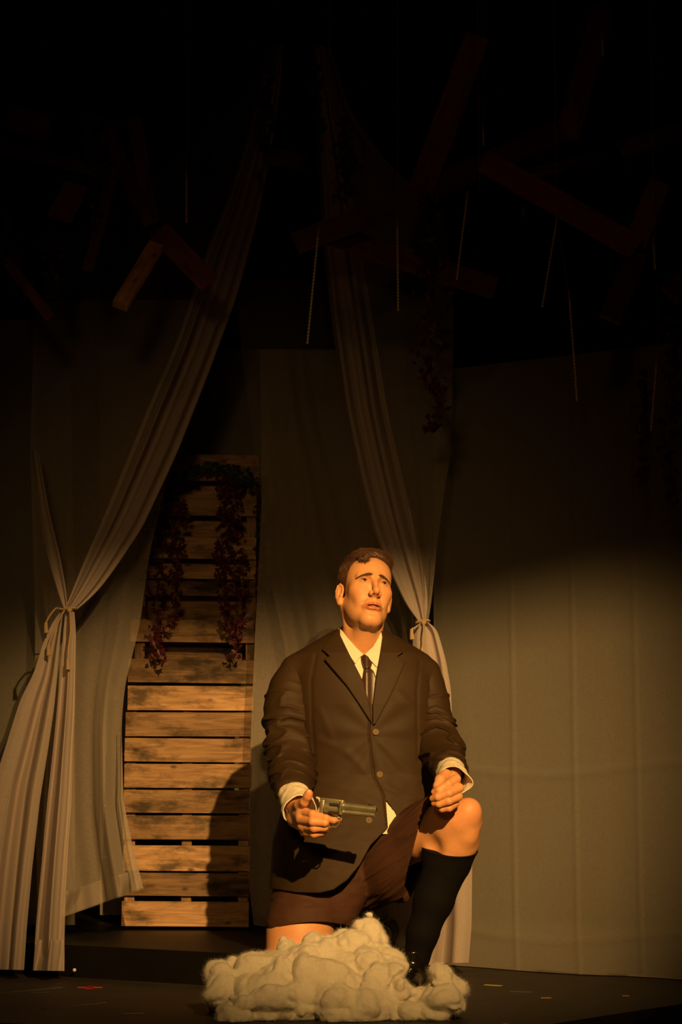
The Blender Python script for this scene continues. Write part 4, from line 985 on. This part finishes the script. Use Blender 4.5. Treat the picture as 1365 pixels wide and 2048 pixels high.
# ---- shirt
def shirt_sdf(p):
    x, z = p[:, 0], p[:, 2]; d = torso(p)+.011; n = chain(p, [W(722, 1268, 6.055, .062), W(722, 1300, 6.055, .070)], .01)
    d = smin(d, n, .01); d = np.maximum(d, z-Z(1290)); d = np.maximum(d, -(d+.006))
    d = d-.0012*vnoise(p*A3((30, 30, 18)), 23)
    d = np.where((p[:, 1] < 6.0), np.maximum(d, z-Z(1312)), d); return np.maximum(d, Z(1668)-z).astype(f4)
sh = sdf_obj('shirt', shirt_sdf, (X(560), 5.84, Z(1672)), (X(880), 6.2, Z(1280)), .0035, M['shirt'], man, slack=2.0)
def neckfield(p):
    n = chain(p, [W(726, 1245, 6.048, .0600), W(722, 1300, 6.055, .0720)], .01)
    return smin(torso(p)+.010, n, .02)
def patch(polys, t0, t1, field=neckfield, extra=None):
    def f(p):
        x, z = p[:, 0], p[:, 2]; d = field(p); c = None
        for pl in polys:
            k = poly2(x, z, pl); c = k if c is None else np.minimum(c, k)
        tt = t1 if extra is None else t1+extra(p)
        s = np.maximum(d-tt, t0-d); return np.maximum(smax(s, c, .002), p[:, 1]-6.05).astype(f4)
    return f
CL = XZ([(677, 1252), (684, 1258), (697, 1276), (712, 1294), (727, 1309), (718, 1318), (711, 1329), (702, 1316), (690, 1294), (676, 1260)], 5.96)
CR = XZ([(763, 1262), (757, 1276), (746, 1294), (730, 1309), (738, 1318), (754, 1336), (761, 1322), (766, 1300), (768, 1268)], 5.96)
for pl in (CL, CR):
    a = np.array(pl); sdf_obj('collar', patch([pl], .001, .0075), (a[:, 0].min()-.01, 5.85, a[:, 1].min()-.01), (a[:, 0].max()+.01, 6.07, a[:, 1].max()+.01), .0014, M['shirt'], sh, slack=2.0)
KN = XZ([(723, 1313), (729, 1308), (737, 1313), (745, 1326), (743, 1334), (738, 1337), (729, 1336), (725, 1325)], 5.93)
BD = XZ([(729, 1334), (740, 1334), (748, 1342), (754, 1358), (752, 1400), (746, 1450), (738, 1450), (727, 1380), (725, 1358)], 5.92)
def tieb(p): return .006*np.exp(-((p[:, 0]-X(734))/.012)**2)
a = np.array(KN+BD); tb = ((a[:, 0].min()-.01, 5.83, a[:, 1].min()-.01), (a[:, 0].max()+.01, 6.04, a[:, 1].max()+.01))
ti = sdf_obj('necktie', patch([BD], .001, .006, extra=tieb), *tb, .0014, M['tie'], man, slack=2.0)
sdf_obj('knot', patch([KN], .001, .013, extra=tieb), *tb, .0014, M['tie'], ti, slack=2.0)
# ---- cuffs
def cuff(pts, off0, off1, squash, seed):
    a, b = np.array(pts[0][:3]), np.array(pts[1][:3]); ax = (b-a)/np.linalg.norm(b-a); L = np.linalg.norm(b-a)
    def f(p):
        d = cone(p, a, b+ax*.02, pts[0][3], pts[1][3]); d = d-.0034*vnoise(p*A3((34, 34, 34)), seed)-.0010*vnoise(p*90, seed+1)
        if squash is not None: d = d-squash[3]*np.exp(-(((p-A3(squash[:3]))**2).sum(1))/(squash[4]**2))
        s = np.maximum(d, -(d+.0032)); h = (p-A3(a))@A3(ax)
        return smax(np.maximum(s, -h), h-L, .002).astype(f4)
    return f
CUL = [W(586, 1586, 5.80, .046), W(600, 1622, 5.665, .050)]
CUR = [W(900, 1540, 5.80, .045), W(907, 1563, 5.665, .0455)]
sdf_obj('cuff', cuff(CUL, 0, 0, None, 81), *bounds(CUL, .03), .0016, M['shirt'], sh)
sdf_obj('cuff', cuff(CUR, 0, 0, (*P(944, 1568, 5.67), .014, .022), 91), *bounds(CUR, .04), .0016, M['shirt'], sh)
# ---- shorts
def planef(p, c, n): n = np.array(n, float); n /= np.linalg.norm(n); return (p-A3(c))@A3(n)
def shorts_sdf(p):
    z = p[:, 2]
    wst = chain(p, [W(700, 1620, 6.03, .11), W(695, 1690, 6.04, .12)], .03)
    l1 = chain(p, [W(660, 1690, 6.04, .120), W(632, 1770, 5.985, .118), W(608, 1855, 5.905, .112)], .03)
    l1b = chain(p, [W(690, 1740, 5.99, .10), W(672, 1830, 5.93, .062)], .02)
    l1 = smin(l1, l1b, .03)
    n1 = np.array(P(608, 1855, 5.905))-np.array(P(632, 1770, 5.97)); cut1 = planef(p, P(600, 1850, 5.82), (.10, -.30, -1.0))
    l2 = chain(p, [W(735, 1742, 6.04, .112), W(800, 1708, 5.95, .102), W(880, 1657, 5.84, .098)], .03)
    dr = chain(p, [W(745, 1745, 6.03, .080), W(800, 1745, 5.95, .078), W(860, 1730, 5.88, .078)], .03)   # cloth hanging below the thigh
    l2 = smin(l2, dr, .05); cut2 = planef(p, P(846, 1672, 5.86), (.90, -.25, -.33))
    w1 = wrinkle(p, .0026, (9, 9, 22), 101); 
    q = p.copy(); q[:, 2] -= .75*(p[:, 0]-.1); w2 = wrinkle(q, .0052, (3, 4, 30), 111)
    l1 = l1-w1; l2 = l2-w2
    s1 = np.maximum(np.maximum(l1, -(l1+.007)), cut1)
    s2 = np.maximum(np.maximum(l2, -(l2+.007)), cut2)
    s1 = np.where(cut1 > -.08, s1, np.maximum(l1, cut1)); s2 = np.where(cut2 > -.10, s2, np.maximum(l2, cut2))
    d = smin(smin(s1, s2, .012), wst, .03)
    d = np.where((cut1 > -.075) | (cut2 > -.09), np.minimum(s1, s2), d)
    return np.maximum(d, .01-z).astype(f4)
so = sdf_obj('shorts', shorts_sdf, (X(520, 5.8), 5.70, .02), (X(900, 5.8), 6.20, Z(1570)), .0023, M['shorts'], man, slack=2.0)
# ---- socks
def sockF(p):
    d = smin(chain(p, SHF, .02), ell(p, P(872, 1690, 5.80), (.035, .04, .06)), .03)-.0030
    d = d-.0007*np.sin((p[:, 0]*1.0+p[:, 2]*.36)*1500)
    c = planef(p, P(900, 1708, 5.74), (.06, -.30, 1.0)); n = np.exp(-(c/.006)**2)
    return np.maximum(d-.0016*n, c).astype(f4)
sdf_obj('sock', sockF, *bounds(SHF, .04), .0024, M['sock'], man)
def sockR(p):
    d = chain(p, SHR, .02)-.003; return np.maximum(np.maximum(d, 6.00-p[:, 1]), .003-p[:, 2]).astype(f4)
sdf_obj('sock', sockR, *bounds(SHR, .03), .0035, M['sock'], man)
# ---- shoes
def shoe(ankle, toe, width=.046, pitch=0):
    ankle = np.array(ankle); toe = np.array(toe); ax = toe-ankle; L = np.linalg.norm(ax); ax = ax/L; sd = np.cross(ax, (0, 0, 1)); sd /= np.linalg.norm(sd); up = np.cross(sd, ax)
    Rm = np.stack([sd, ax, up], 1)
    def f(p):
        q = ((p-A3(ankle))@A3(Rm)).astype(f4); x, y, z = q.T
        up_ = smin(ell(q, (0, .01, .034), (.036, .050, .046)), ell(q, (0, .085, .026), (.040, .085, .040)), .02)
        up_ = smin(up_, ell(q, (0, .15, .022), (.044, .052, .030)), .02)
        up_ = smin(up_, cone(q, (0, .002, .04), (0, .004, .100), .041, .040), .012)
        up_ = smax(up_, -cone(q, (0, .002, .05), (0, .004, .15), .030, .033), .003)
        up_ = smax(up_, z-.112+.10*np.abs(y-.01), .004)
        lace = .0016*np.exp(-((y-.050-.5*(z-.05))/.003)**2)*(z > .03)+.0014*np.exp(-((y-.120)/.002)**2)
        up_ = np.maximum(up_+lace, .008-z)
        ol = np.maximum(np.minimum(cone(q*A3((1, 1, 0)), (0, .0, 0), (0, .07, 0), .038, .038), cone(q*A3((1, 1, 0)), (0, .08, 0), (0, .155, 0), .040, .046)), np.abs(z-.006)-.007)
        heel = np.maximum(np.maximum(cone(q*A3((1, 1, 0)), (0, -.005, 0), (0, .03, 0), .037, .037), y-.05), np.abs(z+.006)-.014)
        d = np.minimum(np.minimum(up_, ol), heel)
        for zz in (.062, .074, .086, .098):
            d = np.minimum(d, cone(q, (-.012, .052-(zz-.058)*.9, zz), (.012, .056-(zz-.058)*.9, zz+.004), .0016, .0016))
        return d.astype(f4)
    pts = [(*(ankle-ax*.05), .06), (*(toe+ax*.02), .06), (*(ankle+np.array((0, 0, .11))), .05)]
    lo, hi = bounds(pts, .01); return f, lo, hi
a0 = P(826, 1930, 5.81); a0[2] = .022; t0 = np.array((a0[0]-.035, a0[1]-.19, .020))
f, lo, hi = shoe(a0, t0); lo[2] = -.002; sdf_obj('shoe', f, lo, hi, .0024, M['shoe'], man)
b0 = P(752, 1890, 6.37); b0[2] = .125; b1 = np.array((b0[0]+.01, b0[1]+.02, .02)); b1 = b0+(b1-b0)/np.linalg.norm(b1-b0)*.17
f, lo, hi = shoe(b0, b1); lo[2] = max(lo[2], .0); sdf_obj('shoe', f, lo, hi, .0035, M['shoe'], man)

# ================================================================ revolver
gA = P(650, 1607, 5.550); gB = P(752, 1619, 5.500)
gx = Vector(gB-gA).normalized(); gz = (Vector((0, 0, 1))-gx*gx.z).normalized(); gy = gz.cross(gx)
GM = Matrix((gx, gy*1.15, gz*1.1)).transposed().to_4x4(); GM.translation = Vector(gA)
gun = empty('revolver', tuple(gA)); tag(gun, 'worn steel revolver with pale grip held in the man\'s fist, pointing right', 'revolver')
def gpart(name, mb, mat, par=gun):
    o = mb.build(name, mat, None); o.matrix_world = GM; bpy.context.view_layer.update()
    o.parent = par; o.matrix_parent_inverse = par.matrix_world.inverted(); return o
LB = (Vector(gB)-Vector(gA)).length
m = MB(); m.cyl((.055, 0, 0), (LB+.002, 0, 0), .0088, .0080, 28).cyl((LB-.004, 0, 0), (LB+.003, 0, 0), .0092, .0092, 28); br = gpart('barrel', m, M['steel'])
m = MB(); m.cyl((LB+.0025, 0, 0), (LB+.0034, 0, 0), .0055, .0055, 20); gpart('bore', m, M['dark_steel'], br)
m = MB(); m.box((LB-.016, 0, .0095), (.016, .0025, .006), bevel=.0008); gpart('front_sight', m, M['dark_steel'], br)
m = MB(); m.cyl((.058, 0, -.0155), (LB-.004, 0, -.0140), .0062, .0058, 20).cyl((LB-.005, 0, -.014), (LB+.000, 0, -.014), .0066, .0066, 20); gpart('ejector_housing', m, M['steel'])
m = MB(); m.cyl((.006, 0, -.010), (.046, 0, -.010), .0195, .0195, 36)
cy = gpart('cylinder', m, M['steel'])
for k in range(6):
    a = R(60*k+30); m = MB(); m.cyl((.022, .0195*math.cos(a), -.010+.0195*math.sin(a)), (.050, .0195*math.cos(a), -.010+.0195*math.sin(a)), .0042, .0042, 12); gpart('flute', m, M['dark_steel'], cy)
m = MB(); m.box((.022, 0, .0110), (.070, .013, .0065), bevel=.002).box((.053, 0, -.006), (.010, .020, .036), bevel=.003).box((-.004, 0, -.012), (.014, .022, .044), bevel=.004).box((.020, 0, -.0315), (.062, .015, .006), bevel=.002)
m.cyl((.0565, 0, -.003), (.0590, 0, -.003), .0150, .0150, 30); gpart('frame', m, M['steel'])
m = MB(); m.tube([(.050, 0, -.030), (.049, 0, -.046), (.040, 0, -.056), (.027, 0, -.056), (.018, 0, -.046), (.016, 0, -.032)], .0022, 8); gpart('trigger_guard', m, M['steel'])
m = MB(); m.tube([(.032, 0, -.032), (.033, 0, -.041), (.029, 0, -.048)], [.0026, .0022, .0016], 8); gpart('trigger', m, M['dark_steel'])
m = MB(); m.tube([(-.008, 0, -.010), (-.013, 0, .004), (-.019, 0, .011), (-.027, 0, .013)], [.0050, .0045, .0035, .0026], 10); gpart('hammer', m, M['ivory'])
m = MB(); m.tube([(-.004, 0, -.012), (-.014, .004, -.028), (-.022, .008, -.046), (-.030, .012, -.064), (-.031, .012, -.070)], [.0105, .0115, .0115, .0120, .009], 18); gpart('grip', m, M['ivory'])

# ================================================================ cotton cloud
rc_ = random.Random(11)
BL = [(455,1972,38),(447,1995,34),(440,1958,22),(462,1930,22),(500,1985,46),(505,1950,44),(545,1940,34),(560,1955,52),(528,1922,18),(580,1910,26),(612,1918,36),(605,1960,58),(540,2005,50),(600,2010,52),
 (650,1975,56),(650,1915,42),(664,1888,26),(628,1898,26),(700,1905,44),(690,1935,46),(741,1845,13),(738,1864,24),(733,1890,36),(750,1888,28),(762,1925,36),(730,1935,46),(700,1990,56),(750,1990,50),
 (770,1970,42),(665,2012,46),(720,2018,44),(768,2014,36),(783,1950,24),(798,1988,28),(822,1996,32),(845,1992,30),(868,2000,32),(892,1992,38),(880,1974,26),(904,1978,30),(905,2004,28),(850,2015,26),(820,2018,24),(478,2022,32),(739,1834,7),(908,1974,26),(880,2012,28),(903,2010,22),(862,2016,22)]
CB = []
for (x, y, r) in BL:
    up = (2020-y)/200
    Yc = 5.22+.33*max(0, up)+rc_.uniform(-.03, .03); CB.append((*P(x, y, Yc), r/PXM(Yc)*.93, rc_.randint(0, 99)))
    if r > 30: CB.append((*P(x+rc_.uniform(-12, 12), y+4, Yc+.12), r/PXM(Yc)*.85, 5))
def cloud_sdf(p):
    d = None
    for (x, y, z, r, s) in CB:
        k = sph(p, (x, y, z), r); d = k if d is None else smin(d, k, .012)
    n = vnoise(p*15, 201)*.5+.5; b = np.abs(vnoise(p*24+3, 203)); c = np.abs(vnoise(p*52, 205))
    wp = p+.012*np.stack([vnoise(p*14, 211), vnoise(p*14, 212), vnoise(p*14, 213)], 1).astype(f4)
    d = d-.020*(n-.5)-.034*(np.abs(vnoise(wp*A3((12, 12, 15)), 221))-.3)-.011*np.abs(vnoise(wp*31, 222))-.0022*vnoise(p*75, 207)-.0008*vnoise(p*220, 209)
    return np.maximum(d, .0015-p[:, 2]).astype(f4)
lo, hi = bounds(CB, .03); lo[2] = 0
cl = sdf_obj('cotton_cloud', cloud_sdf, lo, hi, .0030, M['cotton'], None, slack=2.4)
tag(cl, 'billowy heap of cream cotton batting shaped like a cloud on the stage front', 'cotton cloud')

cp, cn = surf_samples(cl, cloud_sdf, 170000, 4, .004)
rg = np.random.default_rng(8); rv = rg.normal(0, .8, cp.shape)
hairs('fibres', cp-cn*.001, cn*.7+rv, cn, .0040, .00007, M['fibre'], cl, seg=4, curl=1.2, seed=5)
